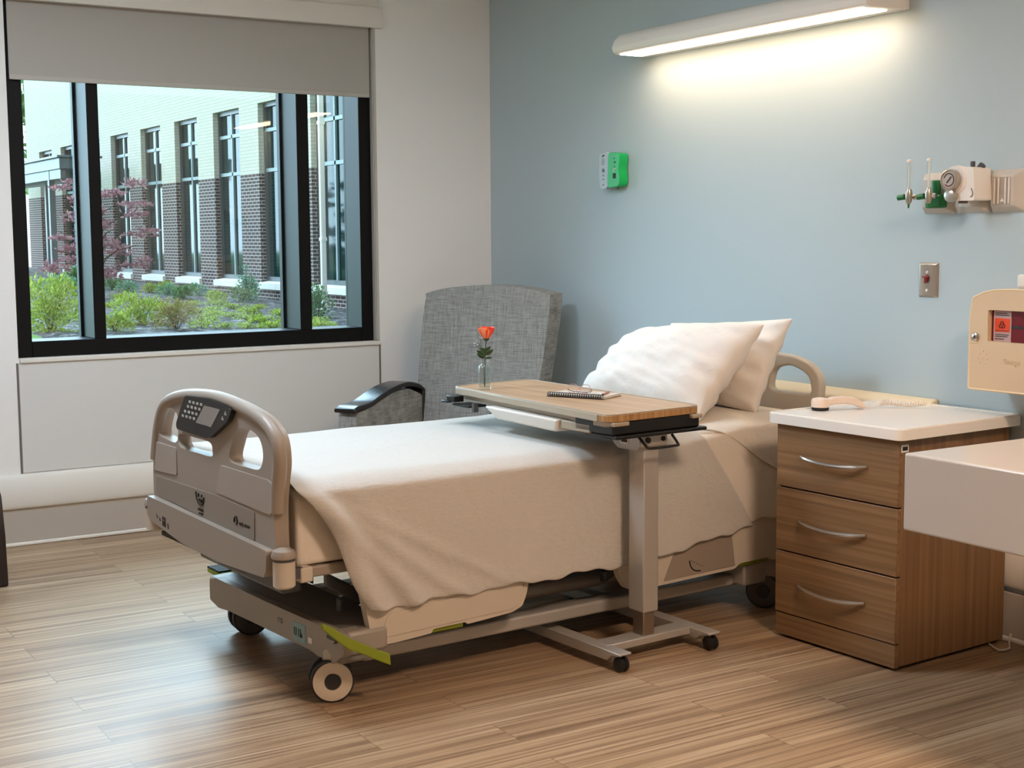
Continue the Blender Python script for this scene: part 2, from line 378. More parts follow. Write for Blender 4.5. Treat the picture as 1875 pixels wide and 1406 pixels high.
# ------------------------------------------------------------------ window
win = bpy.data.objects.new('window_1', None); C.objects.link(win); struct(win, 'wide black framed window of three panes over the white wall panel')
f = MB(); XF, XB = -.04, -.23
f.box(XB, XF, WY0+.004, -2.398, WZ0, WZ1).box(XB, XF, -.753, WY1-.018, WZ0, WZ1).box(XB, XF, -2.398, -.753, WZ0, .918).box(XB, XF, -2.398, -.753, 2.45, WZ1)
f.build('window_frame', M['black_frame'], win, bev=.003)
for y0, y1 in ((-2.116, -2.062), (-1.091, -1.028)):
    MB().box(XB, XF, y0, y1, .918, 2.45).box(XB-.04, XB, y0-.012, y1+.012, .9, 2.45).build('mullion', M['black_frame'], win, bev=.003)
for y0, y1 in ((-2.398, -2.116), (-2.062, -1.091), (-1.028, -.753)):
    MB().box(XB+.018, XB+.024, y0, y1, .918, 2.45).build('pane', M['glass'], win)
MB().box(-.04, .016, WY0+.004, WY1-.004, .826, .847).build('window_sill', M['trim_white'], win, bev=.004)
MB().box(-.25, -.001, WY1-.014, WY1-.0005, WZ0+.004, WZ1).build('jamb_liner', M['shade_bar'], win)

# roller shade in front of the glass
sh = thing('roller_shade', 'grey roller shade pulled a quarter down over the black framed window', 'window shade', (-.02, (WY0+WY1)/2, 2.52))
def shx(y): return y-(WY0+WY1)/2
MB().box(-.004, .0, shx(-2.452), shx(-.698), 2.1-2.52, -.01).build('shade_fabric', M['shade'], sh)
MB().box(-.007, .003, shx(-2.452), shx(-.698), 2.078-2.52, 2.1-2.52).build('bottom_bar', M['shade_bar'], sh, bev=.003)
MB().box(-.012, .012, shx(-.69), shx(-.676), .86-2.52, -.1).build('side_track', M['shade_bar'], sh, bev=.002)
MB().box(.005, .013, shx(-.688), shx(-.680), .88-2.52, .97-2.52).build('chain_guide', M['silver'], sh, bev=.002)
struct(MB().box(.0, .03, -2.75, -.643, 2.42, 2.52).build('trim_8', M['trim_white'], bev=.003))
struct(MB().box(.0, .018, -2.75, -.66, 2.52, RZ).build('trim_9', M['trim_white'], bev=.002))

# ------------------------------------------------------------------ lamps of the room, with an added fill panel
lf = thing('wall_light', 'long wall mounted light fixture glowing above the bed', 'light fixture', (1.39, 0, 2.165))
prof = [(0, .115), (0, 0.004), (-.012, 0), (-.19, 0), (-.205, .008), (-.212, .03), (-.2, .058), (-.17, .085), (-.05, .12)]
MB().prism(prof, d=(1.497, 0, 0), F=lambda a, b: (0, a, b)).build('housing', M['solid_white'], lf, bev=.003)
MB().box(.03, 1.467, -.19, -.075, -.004, .001).build('lens', mat_emit('lamp_lens', (1, .72, .48), 5.6), lf, bev=.002)
MB().prism([(0, .118), (0, .002), (-.19, -.002), (-.214, .03), (-.17, .088), (-.05, .123)], d=(.006, 0, 0), F=lambda a, b: (1.497, a, b)).build('end_cap', M['solid_white'], lf, bev=.002)
for i, (x, y, s) in enumerate(((5.5, -1.6, 31), (2.4, -1.8, 5.5), (2.0, -3.05, 24))):  # last one is an unseen fill panel added to stand in for window daylight
    t = thing('ceiling_light', ('flat square ceiling light over the sink side of the room', 'flat square ceiling light above the middle of the bed', 'unseen cool fill panel added above the floor left of the bed foot')[i], 'ceiling light', (x, y, RZ))
    MB().box(-.32, .32, -.32, .32, -.03, 0).build('frame', M['trim_white'], t, bev=.004)
    MB().box(-.29, .29, -.29, .29, -.034, -.028).build('diffuser', mat_emit('ceiling_diffuser_%d' % i, ((1, .72, .53), (.75, .9, 1.06), (.71, .87, 1.03))[i], s), t)
# ------------------------------------------------------------------ outside the window
def gz(x): return .13-.0156*(max(min(x, -2), -46)+17.2)
rnd = random.Random(5)
def ground(x0, x1, y0, y1, dz, nx, ny, wob=0):
    def f(a, b):
        x = x0+(x1-x0)*a; y = y0+(y1-y0)*b
        return (x, y, gz(x)+dz+(wob*noise.noise(Vector((x*.6, y*.6, 3))) if 0 < a < 1 and 0 < b < 1 else 0))
    return MB().grid(f, nx, ny)
struct(ground(-70, -.31, -30, 6.5, -.05, 30, 12).build('lawn', mat_ground('lawn_green', [(.3, '4f7f2e'), (.5, '6f9f3c'), (.7, '90ba55')], 30), sm=True))
def mulch_f(a, b):
    x = -1-44*a; y0 = (.7-.5*noise.noise(Vector((x*.3, 1, 0)))) if x < -9 else .7+(x+9)*.05
    y = y0+(6.6-y0)*b
    return (x, y, gz(x)+(.03*noise.noise(Vector((x*1.3, y*1.3, 0))) if 0 < b < 1 else -.06 if b == 0 else 0))
struct(MB().grid(mulch_f, 120, 24).build('mulch_bed_ground', mat_ground('bark_mulch', [(.34, '171514'), (.46, '3f3b3a'), (.56, '6f6a68'), (.66, 'b9b6b6')], 7, .9, .05), sm=True), 'grey brown mulch bed')

FY = 6.58
bld = thing('brick_building', 'neighbouring building with cream brick over dark brick and tall narrow windows', 'building', (-22, FY, 0))
def bx(x): return x+22
X0, X1, ZT = -39.3, -.3, 7.2
lefts = [-37.7, -35.12, -32.57, -30.03, -27.48, -24.93, -22.39, -19.84, -17.3, -14.75, -12.2]
OW, OZ0, OZ1 = 1.53, .36, 4.0
holes = [[(bx(x), OZ0), (bx(x+OW), OZ0), (bx(x+OW), OZ1), (bx(x), OZ1)] for x in lefts]
MB().prism([(bx(X0), -.6), (bx(X1), -.6), (bx(X1), ZT), (bx(X0), ZT)], holes, d=(0, .4, 0), F=lambda a, b: (a, 0, b)).build('wall', mat_brick(), bld)
MB().box(bx(X0), bx(X1), .4, 9, -.6, ZT).build('rear_block', mat('building_render', 'd8cfb8', .9), bld)
MB().box(bx(X0)-.05, bx(X1), -.06, 9.05, ZT, ZT+.15).build('roof_coping', mat('coping_grey', '9a9a98', .7), bld)
wf = mat('window_bronze', '4f5558', .45, spec=.6); wb = mat('window_bar_pale', '8b9c9e', .5); stone = mat('pale_stone_sill', 'ece9e2', .8)
dark_glass = mat('dark_reflecting_glass', '16302f', .06, spec=.10)
for x in lefts:
    m = MB().box(0, .06, .11, .19, OZ0+.16, OZ1).box(OW-.06, OW, .11, .19, OZ0+.16, OZ1).box(.06, OW-.06, .11, .19, OZ1-.08, OZ1).box(.06, OW-.06, .11, .19, OZ0+.16, OZ0+.24)
    w = m.build('window', wf, bld, loc=(bx(x), 0, 0))
    MB().box(.06, OW-.06, .12, .17, 3.44, 3.51).box(.06, OW-.06, .12, .17, 2.66, 2.73).box(OW/2-.03, OW/2+.03, .12, .17, OZ0+.24, OZ1-.08).build('glazing_bars', wb, w)
    MB().box(.04, OW-.04, .16, .18, OZ0+.2, OZ1-.04).build('pane', dark_glass, w)
    MB().hexa([(-.06, -.07, OZ0), (OW+.06, -.07, OZ0), (OW+.06, .2, OZ0), (-.06, .2, OZ0)], [(-.06, -.07, OZ0+.12), (OW+.06, -.07, OZ0+.12), (OW+.06, .2, OZ0+.17), (-.06, .2, OZ0+.17)]).build('sill', stone, w)

# covered walk at the far end
pg = thing('pergola', 'grey steel walkway canopy at the far end of the brick building', 'canopy', (-31, 4.7, gz(-31)))
steel_grey = mat('canopy_steel', '5d6a70', .5, .2)
zr = 3.02-gz(-31)
MB().box(-9, 3.6, -.1, .85, zr, zr+.26).box(-9, 3.65, -.16, .9, zr+.26, zr+.32).build('roof', steel_grey, pg, bev=.01)
MB().box(-9, 3.5, -.06, .06, zr-.22, zr).build('beam', steel_grey, pg); MB().box(-9, 3.5, .7, .82, zr-.22, zr).build('beam', steel_grey, pg)
for px, py in ((-6.6, 0), (2.35, 0), (-5.2, .76), (-1.2, .76)): MB().box(px-.075, px+.075, py-.07, py+.07, -.3, zr).build('post', steel_grey, pg)
# downspout in front of the brick wall
dsx = -16.0
t = thing('downspout', 'white downspout standing near the right end of the window view', 'downspout', (dsx, 6.2, gz(dsx)))
MB().box(-.045, .045, -.045, .045, -.1, 6.4).build('pipe', stone, t, bev=.015)
for z in (1.2, 3.2): MB().box(-.06, .06, -.05, .05, z, z+.06).build('bracket', stone, t)
MB().box(-.05, .05, -.16, .05, -.1, .02).build('shoe', stone, t, bev=.01)

# ---- plants: leaves are small folded quads scattered through an outline, one mesh per plant
def leaf_mesh(n, rx, ry, rz, size, rg, cz=None, shell=.55, lobes=5, aspect=.5):
    bm = bmesh.new(); cz = rz if cz is None else cz
    lob = [(Vector((rg.uniform(-.55, .55)*rx, rg.uniform(-.55, .55)*ry, cz+rg.uniform(-.55, .5)*rz)), rg.uniform(.5, .66)) for _ in range(lobes)]
    for _ in range(n):
        c, k = rg.choice(lob); d = Vector((rg.gauss(0, 1), rg.gauss(0, 1), rg.gauss(.25, 1))).normalized()
        r = k*(shell+(1-shell)*rg.random()); p = c+Vector((d.x*rx*r, d.y*ry*r, d.z*rz*r))
        if p.z < .01: p.z = abs(p.z)*.4+.01
        ax = (d+Vector((rg.uniform(-.7, .7), rg.uniform(-.7, .7), rg.uniform(-.2, .8)))).normalized(); sd = ax.cross(Vector((rg.random(), rg.random(), rg.random()+.1))).normalized()
        s = size*rg.uniform(.6, 1.3); nn = ax.cross(sd)
        v = [bm.verts.new(q) for q in (p, p+ax*s*.5+sd*s*aspect*.5+nn*s*.08, p+ax*s, p+ax*s*.5-sd*s*aspect*.5+nn*s*.08)]
        bm.faces.new(v)
    me = bpy.data.meshes.new('leaves'); bm.to_mesh(me); bm.free(); return me
def stems_mesh(n, rx, rz, rg, r=.008):
    m = MB()
    for _ in range(n):
        a = rg.uniform(0, 2*PI); q = rg.uniform(.3, .8)
        m.tube([(0, 0, -.03), (math.cos(a)*rx*q*.4, math.sin(a)*rx*q*.4, rz*.6), (math.cos(a)*rx*q, math.sin(a)*rx*q, rz*1.3)], [r, r*.7, r*.3], 5)
    me = bpy.data.meshes.new('stems'); m.bm.to_mesh(me); m.bm.free(); return me
bark = mat('bark', '5b4a40', .9)
yg = mat_leaf('yellow_green_leaf', '748f2c', 'a8bd4a', 'd3da78'); bg = mat_leaf('blue_green_leaf', '4f8a68', '79ad86', 'a5cdaa'); og = mat_leaf('reddish_green_leaf', '6b6a2a', '93984a', 'b98a62'); rp_ = mat_leaf('plum_pink_leaf', '8a5560', 'aa7b84', 'c9a9ab'); dg = mat_leaf('deep_green_leaf', '3d6b3a', '5f8f4c', '86ad66')
def plant(name, label, cat, x, y, w, h, lm, n, size, group=None, seed=0, lobes=5, trunk=0):
    rg = random.Random(seed); t = thing(name, label, cat, (x, y, gz(x)-.01), 0, group)
    me = leaf_mesh(int(n*1.9), w/2, w/2, h/2, size*.8, rg, h*.36, .5, lobes+3); o = bpy.data.objects.new('foliage', me); C.objects.link(o); o.parent = t; me.materials.append(lm)
    ms = stems_mesh(7, w/2, h/2, rg); o = bpy.data.objects.new('stems', ms); C.objects.link(o); o.parent = t; ms.materials.append(bark)
    return t
def copy_plant(src, x, y, rz, s, label):
    t = src.copy(); C.objects.link(t); t.location = (x, y, gz(x)-.01); t.rotation_euler.z = rz; t.scale = (s, s, s); t['label'] = label
    for ch in src.children:
        c = ch.copy(); C.objects.link(c); c.parent = t
    return t
plant('shrub', 'tall yellow green shrub at the far left corner of the window', 'shrub', -13.9, 1.0, .95, .98, yg, 1500, .075, seed=1, lobes=8)
plant('shrub', 'low yellow green shrub in front of the tall left corner shrub', 'shrub', -13.3, 1.75, .5, .36, yg, 420, .065, seed=2)
plant('shrub', 'bright yellow green shrub in the mulch in the middle pane', 'shrub', -14.5, 2.5, .82, .55, yg, 900, .07, seed=3, lobes=7)
plant('shrub', 'olive shrub with reddish tips right of the bright one', 'shrub', -13.2, 2.62, .66, .52, og, 800, .06, seed=4, lobes=7)
plant('shrub', 'pale blue green bush below the pink leaved tree', 'shrub', -23.9, 3.6, .95, .45, bg, 700, .08, seed=6)
plant('shrub', 'upright green bush beside the canopy post', 'shrub', -25, 4.24, .5, .68, dg, 500, .09, seed=7)
plant('shrub', 'thin young shrub before the last tall brick pier', 'shrub', -19.3, 6.1, .5, .8, bg, 260, .08, seed=8)
plant('shrub', 'dark leafy shrub at the foot of the white downspout', 'shrub', -14.3, 5.3, .6, .7, dg, 420, .085, seed=9)
plant('shrub', 'small shrub showing behind the left edge of the left pane', 'shrub', -22.5, 1.9, .6, .7, dg, 300, .08, seed=19)
row = [(-24.6, 4.94), (-23.3, 4.89), (-22.7, 5.2), (-21.7, 5.25), (-23.4, 5.8), (-20.3, 5.1), (-21.3, 5.75), (-19.1, 5.3), (-18.8, 5.75)]
LR = 'small rounded green shrub in the row along the dark brick wall'
ra = plant('shrub', LR, 'shrub', *row[0], .46, .32, dg, 260, .07, 'shrubs along the brick wall', 10); rb = plant('shrub', LR, 'shrub', *row[1], .44, .3, bg, 260, .07, 'shrubs along the brick wall', 11); rc = plant('shrub', LR, 'shrub', *row[2], .42, .28, yg, 240, .065, 'shrubs along the brick wall', 12)
for i, (x, y) in enumerate(row[3:]): copy_plant((rb, rc, ra)[i % 3], x, y, i*1.3, rnd.uniform(.85, 1.1), LR)
spots = [(-16.08, 3.91), (-14.24, 3.45), (-13.1, 3.29), (-17.08, 4.96), (-15.64, 4.66), (-13.81, 4.17), (-17.95, 4.98), (-18.51, 4.66), (-15.39, 5.09), (-15.88, 5.59), (-12.57, 4.18), (-12.73, 3.91), (-12.93, 3.57), (-21.43, 4.14), (-20.44, 4.01), (-12.41, 4.46), (-15.34, 1.58), (-16.44, 2.03), (-13.26, 3.02), (-15.57, 4.02), (-14.96, 4.07), (-16.89, 5.29), (-13.64, 4.46), (-14.11, 4.11), (-17.54, 4.17), (-18.6, 3.2), (-19.4, 2.9), (-17.6, 3.7), (-16.6, 4.4), (-14.6, 4.9), (-13.2, 4.8), (-18.0, 2.2)]
LG = 'low yellow green ground cover clump in the mulch bed'
g0 = plant('ground_cover_plant', LG, 'plant', *spots[0], .42, .12, yg, 130, .055, 'ground cover in the mulch bed', 13); g1 = plant('ground_cover_plant', LG, 'plant', *spots[1], .5, .11, yg, 150, .055, 'ground cover in the mulch bed', 14)
for i, (x, y) in enumerate(spots[2:]): copy_plant((g0, g1)[i % 2], x, y, i*.9, rnd.uniform(.75, 1.15), LG)

# pink leaved tree
tr = thing('pink_leaved_tree', 'small ornamental tree with plum pink leaves seen behind the left mullion', 'tree', (-21.6, 3.8, gz(-21.6)-.02))
rg = random.Random(21)
MB().tube([(0, 0, -.1), (.03, .02, .5), (0, .05, 1.0), (-.05, .02, 1.5)], [.06, .05, .045, .035], 8).build('trunk', bark, tr, sm=True)
m = MB()
for i in range(16):
    a = i*2.4; z0 = .5+.07*i; L = .95-.03*i
    m.tube([(0, .04, z0), (math.cos(a)*L*.5, math.sin(a)*L*.5, z0+.25), (math.cos(a)*L, math.sin(a)*L, z0+.35)], [.022, .015, .006], 6)
m.build('branches', bark, tr, sm=True)
bm = bmesh.new()
for i in range(26):
    a = i*2.4; z0 = .30+.075*i; L = rg.uniform(.3, 1.0)
    q = leaf_mesh(125, .36, .36, .18, .085, rg, 0, .2, 4, .8); tmp = bmesh.new(); tmp.from_mesh(q); bmesh.ops.translate(tmp, vec=(math.cos(a)*L, math.sin(a)*L, z0+.12), verts=tmp.verts[:]); tmp.to_mesh(q); tmp.free(); bm.from_mesh(q); bpy.data.meshes.remove(q)
me = bpy.data.meshes.new('leaves'); bm.to_mesh(me); bm.free(); o = bpy.data.objects.new('leaves', me); C.objects.link(o); o.parent = tr; me.materials.append(rp_)
# a far tree past the end of the building
ft = thing('far_tree', 'tall green tree beyond the far end of the brick building', 'tree', (-55, 8.6, gz(-46)-.1))
MB().cyl((0, 0, -.1), (0, 0, 4.5), .22, .12).build('trunk', bark, ft, sm=True)
me = leaf_mesh(2600, 2.6, 2.6, 4.6, .4, random.Random(3), 5.6, .5, 12, .7); o = bpy.data.objects.new('leaves', me); C.objects.link(o); o.parent = ft; me.materials.append(dg)

# daylight
W = bpy.data.worlds.new('sky'); bpy.context.scene.world = W; W.use_nodes = True; nt = W.node_tree; bgd = nt.nodes['Background']
tc = N(nt, 'ShaderNodeTexCoord'); sp = N(nt, 'ShaderNodeSeparateXYZ'); nt.links.new(tc.outputs['Generated'], sp.inputs[0])
rp = ramp(nt, [(.45, (.62, .74, .8)), (.55, (.80, .92, 1.0)), (1, (.50, .74, 1.0))]); mr = N(nt, 'ShaderNodeMapRange'); mr.inputs[1].default_value = -1
nt.links.new(sp.outputs['Z'], mr.inputs[0]); nt.links.new(mr.outputs[0], rp.inputs[0]); nt.links.new(rp.outputs[0], bgd.inputs[0]); bgd.inputs[1].default_value = .66
sl = bpy.data.lights.new('soft_sun', 'SUN'); sl.energy = 6.0; sl.angle = R(80); sl.color = (.55, .82, 1.)
so = bpy.data.objects.new('soft_sun', sl); C.objects.link(so)
so.rotation_euler = Vector((.90, .13, -.40)).to_track_quat('-Z', 'Y').to_euler()
# ------------------------------------------------------------------ hospital bed (local axes: x across, y from foot to head)
BO, BA = (2.303, -2.40, 0), R(3.5)
bed = thing('hospital_bed', 'taupe adjustable hospital bed on casters with a control panel in its footboard', 'hospital bed', BO, BA)
def pl(v): return lambda a, b: (a, v, b)
outer = [(.457, .42), (.455, .505), (.455, .601), (.466, .672), (.483, .735), (.480, .783), (.465, .817), (.431, .843), (.377, .864), (.283, .881), (.176, .894), (.053, .899), (-.077, .894), (-.191, .883), (-.286, .865), (-.354, .844), (-.393, .817), (-.422, .777), (-.446, .722), (-.472, .638), (-.480, .573), (-.480, .495), (-.478, .42)]
outer_s = smooth_outline(outer, 3, False)
hl = smooth_outline([(-.414, .730), (-.390, .785), (-.361, .812), (-.313, .827), (-.272, .822), (-.246, .804), (-.247, .767), (-.252, .730), (-.281, .715), (-.347, .719)], 3)
hm = smooth_outline([(-.238, .748), (-.110, .751), (-.011, .751), (.021, .744), (.027, .725), (.018, .706), (-.091, .704), (-.228, .705)], 3)
hr = smooth_outline([(.260, .823), (.327, .818), (.368, .802), (.388, .772), (.386, .739), (.358, .711), (.282, .707), (.184, .706), (.152, .721), (.172, .762), (.205, .804)], 3)
fb = MB().prism(outer_s, [hl, hm, hr], d=(0, .045, 0), F=pl(-.012)).build('footboard', M['taupe'], bed, bev=.009, seg=3, ang=50)
# raised side wings and the lower insert of the footboard
MB().prism(round_poly([(-.468, .60), (-.262, .608), (-.262, .70), (-.44, .70)], .012), d=(0, .004, 0), F=pl(-.0155)).build('side_pad', M['taupe_pad'], fb, bev=.003)
MB().prism(round_poly([(.055, .60), (.44, .588), (.455, .675), (.43, .69), (.09, .69)], .015), d=(0, .004, 0), F=pl(-.0155)).build('side_pad', M['taupe_pad'], fb, bev=.003)
MB().prism(round_poly([(-.45, .52), (.32, .486), (.325, .582), (.05, .59), (-.45, .583)], .01), d=(0, .003, 0), F=pl(-.0145)).build('lower_insert', M['taupe_dark'], fb, bev=.002)
MB().tube([(a, -.004, b) for a, b in smooth_outline([(.462, .60), (.468, .672), (.482, .735), (.478, .783), (.463, .812), (.43, .838), (.377, .858), (.283, .875), (.176, .888), (.053, .893), (-.077, .888), (-.191, .877), (-.286, .859), (-.352, .838), (-.39, .812), (-.418, .775), (-.442, .722), (-.467, .638)], 4, False)], .021, 10).build('edge_roll', M['taupe'], fb, sm=True)
cp = MB().prism(round_poly([(-.132, .884), (.054, .892), (.205, .877), (.217, .868), (.190, .836), (.056, .771), (.02, .765), (-.21, .769), (-.216, .785), (-.169, .844)], .012), d=(0, .016, 0), F=pl(-.031)).build('control_panel', M['black'], bed, bev=.004)
MB().prism([(.021, .867), (.141, .866), (.069, .805), (-.049, .807)], d=(0, .002, 0), F=pl(-.0325)).build('display', M['screen'], cp)
for r_, (z, u0) in enumerate(((.864, -.10), (.848, -.115), (.83, -.14), (.814, -.16))):
    for c_ in range(4): MB().prism(round_poly([(u0+.03*c_, z), (u0+.03*c_+.016, z), (u0+.03*c_+.016, z+.008), (u0+.03*c_, z+.008)], .002, 2), d=(0, .002, 0), F=pl(-.0325)).build('key', M['key'], cp)
for u, z in ((.17, .853), (.148, .836)): MB().prism([(u, z), (u+.016, z), (u+.008, z+.012)], d=(0, .002, 0), F=pl(-.0325)).build('arrow_key', M['key'], cp)
# lettering and emblem on the footboard
em = MB()
em.tube([(-.104, -.0155, 0.5790), (-.10, -.0155, 0.5610), (-.086, -.0155, 0.5450), (-.07, -.0155, 0.5410), (-.054, -.0155, 0.5450), (-.045, -.0155, 0.5580), (-.042, -.0155, 0.5690)], .0032, 6, n=3)
em.tube([(-.084, -.0155, 0.5760), (-.083, -.0155, 0.5650)], .0035, 6).tube([(-.058, -.0155, 0.5750), (-.06, -.0155, 0.5670)], .003, 6)
em.tube([(-.082, -.0155, 0.5600), (-.078, -.0155, 0.5520), (-.07, -.0155, 0.5500), (-.062, -.0155, 0.5520), (-.058, -.0155, 0.5600)], .0025, 6, n=3).cyl((-.07, -.0155, 0.5580), (-.07, -.018, .558), .0035)
em.build('emblem', M['ink'], fb)
text('lettering', 'umano', .017, M['ink'], fb, (-.07, -.0155, 0.5260), (PI/2, 0, 0)); text('lettering', 'medical', .012, M['ink'], fb, (-.07, -.0155, 0.5130), (PI/2, 0, 0))
lg = MB()
lg.tube([(.185, -.0155, .528), (.186, -.0155, .54), (.196, -.0155, .547), (.206, -.0155, .545)], .0028, 6, n=3).tube([(.2, -.0155, .524), (.206, -.0155, .532), (.204, -.0155, .541)], .0028, 6, n=3)
lg.build('logo', M['ink'], fb)
text('lettering', 'ook snow', .019, M['ink'], fb, (.257, -.0155, .531), (PI/2, 0, 0))
# lower bumper ledge of the footboard
lo = MB().prism(round_poly([(-.482, .512), (-.482, .448), (-.45, .43), (-.19, .400), (.091, .392), (.425, .408), (.44, .43), (.445, .490)], .008, 3), d=(0, .08, 0), F=pl(-.036)).build('foot_bumper', M['taupe'], bed, bev=.008, seg=3)
sg = MB()
for pts in ([(-.398, .462), (-.385, .452), (-.392, .449)], [(-.368, .455), (-.362, .443), (-.372, .446)]): sg.prism(pts, d=(0, .002, 0), F=pl(-.0375))
sg.prism([(-.345, .462), (-.318, .460), (-.318, .430), (-.345, .432)], [[(-.340, .456), (-.328, .455), (-.328, .446), (-.340, .447)]], d=(0, .002, 0), F=pl(-.0375)).prism([(-.302, .446), (-.296, .445), (-.292, .428), (-.3, .43)], d=(0, .002, 0), F=pl(-.0375))
sg.build('safety_symbols', M['ink'], lo)
MB().box(-.40, .02, -.02, .03, .388, .402).build('bumper_seal', M['black'], lo)
for s, c in ((1, .484), (-1, -.505)):
    rb = MB().lathe([(.026, -.006), (.032, .0), (.032, .07), (.0325, .072)], (c, .0, .392), seg=28).build('corner_roller', M['light_plastic'], bed, sm=True)
    MB().lathe([(.032, .0), (.036, .004), (.036, .012), (.031, .024), (.016, .030), (.006, .031)], (c, .0, .470), seg=28).build('roller_cap', M['taupe'], rb, sm=True)
    MB().lathe([(.0328, .0), (.0328, .005)], (c, 0, .464), seg=28).build('seal_ring', M['dark_grey'], rb)
    MB().box(c-.03*s-.012, c-.03*s+.012, .0, .07, .40, .43).build('roller_arm', M['dark_grey'], rb)
# headboard, same family of shapes, seen behind the pillows
hv = 2.145
ho = smooth_outline([(.540, .40), (.540, .70), (.540, .789), (.542, .823), (.533, .861), (.492, .898), (.424, .922), (.358, .930), (.20, .935), (.03, .937), (-.14, .935), (-.298, .930), (-.364, .922), (-.432, .898), (-.473, .861), (-.482, .823), (-.480, .789), (-.480, .70), (-.480, .40)], 3, False)
hi = smooth_outline([(.316, .873), (.386, .888), (.439, .876), (.480, .853), (.492, .823), (.488, .792), (.40, .788), (.30, .790), (.292, .830)], 3)
hb = MB().prism(ho, [hi, [(.06-a, b) for a, b in hi]], d=(0, .035, 0), F=pl(hv)).build('headboard', M['light_plastic'], bed, bev=.008, seg=3, ang=50)  # same plastic as the footboard, with brighter light put into the paler colour
MB().prism(round_poly([(.06, .79), (.28, .79), (.26, .87), (.05, .885)], .02), d=(0, .004, 0), F=pl(hv-.003)).build('panel_recess', M['taupe_dark'], hb)

# deck that carries the mattress
MB().box(-.45, .45, .05, 2.12, .392, .425).build('deck_frame', M['taupe'], bed, bev=.006)
MB().box(-.47, .47, .06, .10, .385, .43).build('deck_end_bar', M['light_plastic'], bed, bev=.005)
MB().box(-.30, .30, .45, 1.95, .345, .392).build('deck_pan', M['dark_grey'], bed, bev=.005)
# base frame with lift arms
bs = MB().hexa([(-.44, .19, .118), (.49, .175, .125), (.49, .30, .125), (-.44, .31, .118)], [(-.44, .195, .205), (.49, .185, .215), (.46, .36, .235), (-.40, .36, .235)]).build('base_front_cover', M['base_top'], bed, bev=.012, seg=3)
fc = MB().prism(round_poly([(-.455, .125), (-.455, .197), (-.40, .212), (.0, .214), (.44, .222), (.515, .215), (.52, .165), (.43, .112), (.30, .128), (-.1, .122), (-.30, .118), (-.38, .11)], .01, 3), d=(0, .03, 0), F=pl(.168)).build('base_fascia', M['base_paint'], bed, bev=.006)
MB().prism(round_poly([(.19, .135), (.275, .138), (.275, .198), (.19, .194)], .004, 2), d=(0, .002, 0), F=pl(.1665)).build('sticker', M['sticker'], fc)
MB().prism([(.295, .15), (.32, .15), (.32, .168), (.295, .168)], d=(0, .003, 0), F=pl(.1655)).build('latch_plate', M['white'], fc)
MB().prism([(.085, .168), (.115, .168), (.115, .184), (.085, .182)], d=(0, .002, 0), F=pl(.1655)).build('info_plate', M['base_top'], fc)
sy = MB()
for u in (.203, .232): sy.tube([(u, .166, .155), (u+.012, .166, .155), (u+.012, .166, .178), (u, .166, .178)], .0016, 5, closed=True)
sy.cyl((.248, .1665, .16), (.248, .1655, .16), .007).build('pictogram', M['ink'], fc)
MB().box(-.47, -.40, .17, .34, .12, .208).build('end_block', M['light_plastic'], bed, bev=.012)
MB().box(.43, .50, .19, .33, .15, .222).build('end_block', M['base_paint'], bed, bev=.012)
for u0, u1 in ((-.40, -.33), (.32, .40)): MB().box(u0, u1, .30, 1.95, .09, .135).build('base_rail', M['rail_paint'], bed, bev=.008)
MB().box(-.40, .46, 1.85, 2.05, .10, .18).build('base_rear_beam', M['rail_paint'], bed, bev=.008)
MB().box(-.33, .32, .62, .70, .09, .135).build('base_cross_rail', M['rail_paint'], bed, bev=.006)
MB().box(-.24, .24, .68, 1.85, .130, .178).build('base_cover', M['rail_paint'], bed, bev=.02)
for u in (-.22, .30):
    MB().hexa([(u, .26, .235), (u+.03, .26, .235), (u+.03, .78, .34), (u, .78, .34)], [(u, .26, .275), (u+.03, .26, .275), (u+.03, .78, .385), (u, .78, .385)]).build('lift_arm', M['dark_grey'], bed, bev=.005)
    MB().hexa([(u+.035, .20, .33), (u+.065, .20, .33), (u+.065, .42, .20), (u+.035, .42, .20)], [(u+.035, .20, .375), (u+.065, .20, .375), (u+.065, .42, .245), (u+.035, .42, .245)]).build('lift_link', M['dark_grey'], bed, bev=.005)
    MB().hexa([(u, 1.3, .17), (u+.03, 1.3, .17), (u+.03, 1.75, .345), (u, 1.75, .345)], [(u, 1.3, .21), (u+.03, 1.3, .21), (u+.03, 1.75, .385), (u, 1.75, .385)]).build('lift_arm', M['dark_grey'], bed, bev=.005)
MB().box(-.25, .36, .05, .12, .33, .392).build('cross_tube', M['dark_grey'], bed, bev=.01)

# casters: twin wheels under a hood
def caster(u, v, yaw, far=False):
    cx = Vector((u, v, .065)); ax = Vector((math.cos(yaw), math.sin(yaw), 0)); fw = Vector((-ax.y, ax.x, 0))
    hd = MB().lathe([(.03, .0), (.042, .012), (.044, .03), (.03, .05), (.026, .075)], (u+fw.x*.02, v+fw.y*.02, .115), seg=20).build('caster', M['light_plastic'] if not far else M['base_paint'], bed, sm=True)
    m = MB(); c = cx-ax*.007; m.cyl(tuple(c+fw*.02+Vector((0, 0, .06))), tuple(c-fw*.01), .014, .018)
    m.build('fork', M['base_paint'], hd)
    for s in (-1, 1):
        a = cx+ax*(.016*s)
        t = MB(); t.lathe([(.05, 0), (.065, .0015), (.065, .021), (.058, .023)], a, ax*s, 36); tw = t.build('tyre', M['rubber'], hd, sm=True, ang=30)
        MB().lathe([(.059, .0), (.059, .003), (.05, .005), (.026, .004), (.025, .001)], a+ax*(.022*s), ax*s, 36).build('wheel_disc', M['wheel'] if not far else M['wheel_dark'], hd, sm=True, ang=30)
        MB().lathe([(.0235, .0), (.0235, .005), (.0, .0055)], a+ax*(.022*s), ax*s, 24).build('hub_cap', M['rubber'], hd)
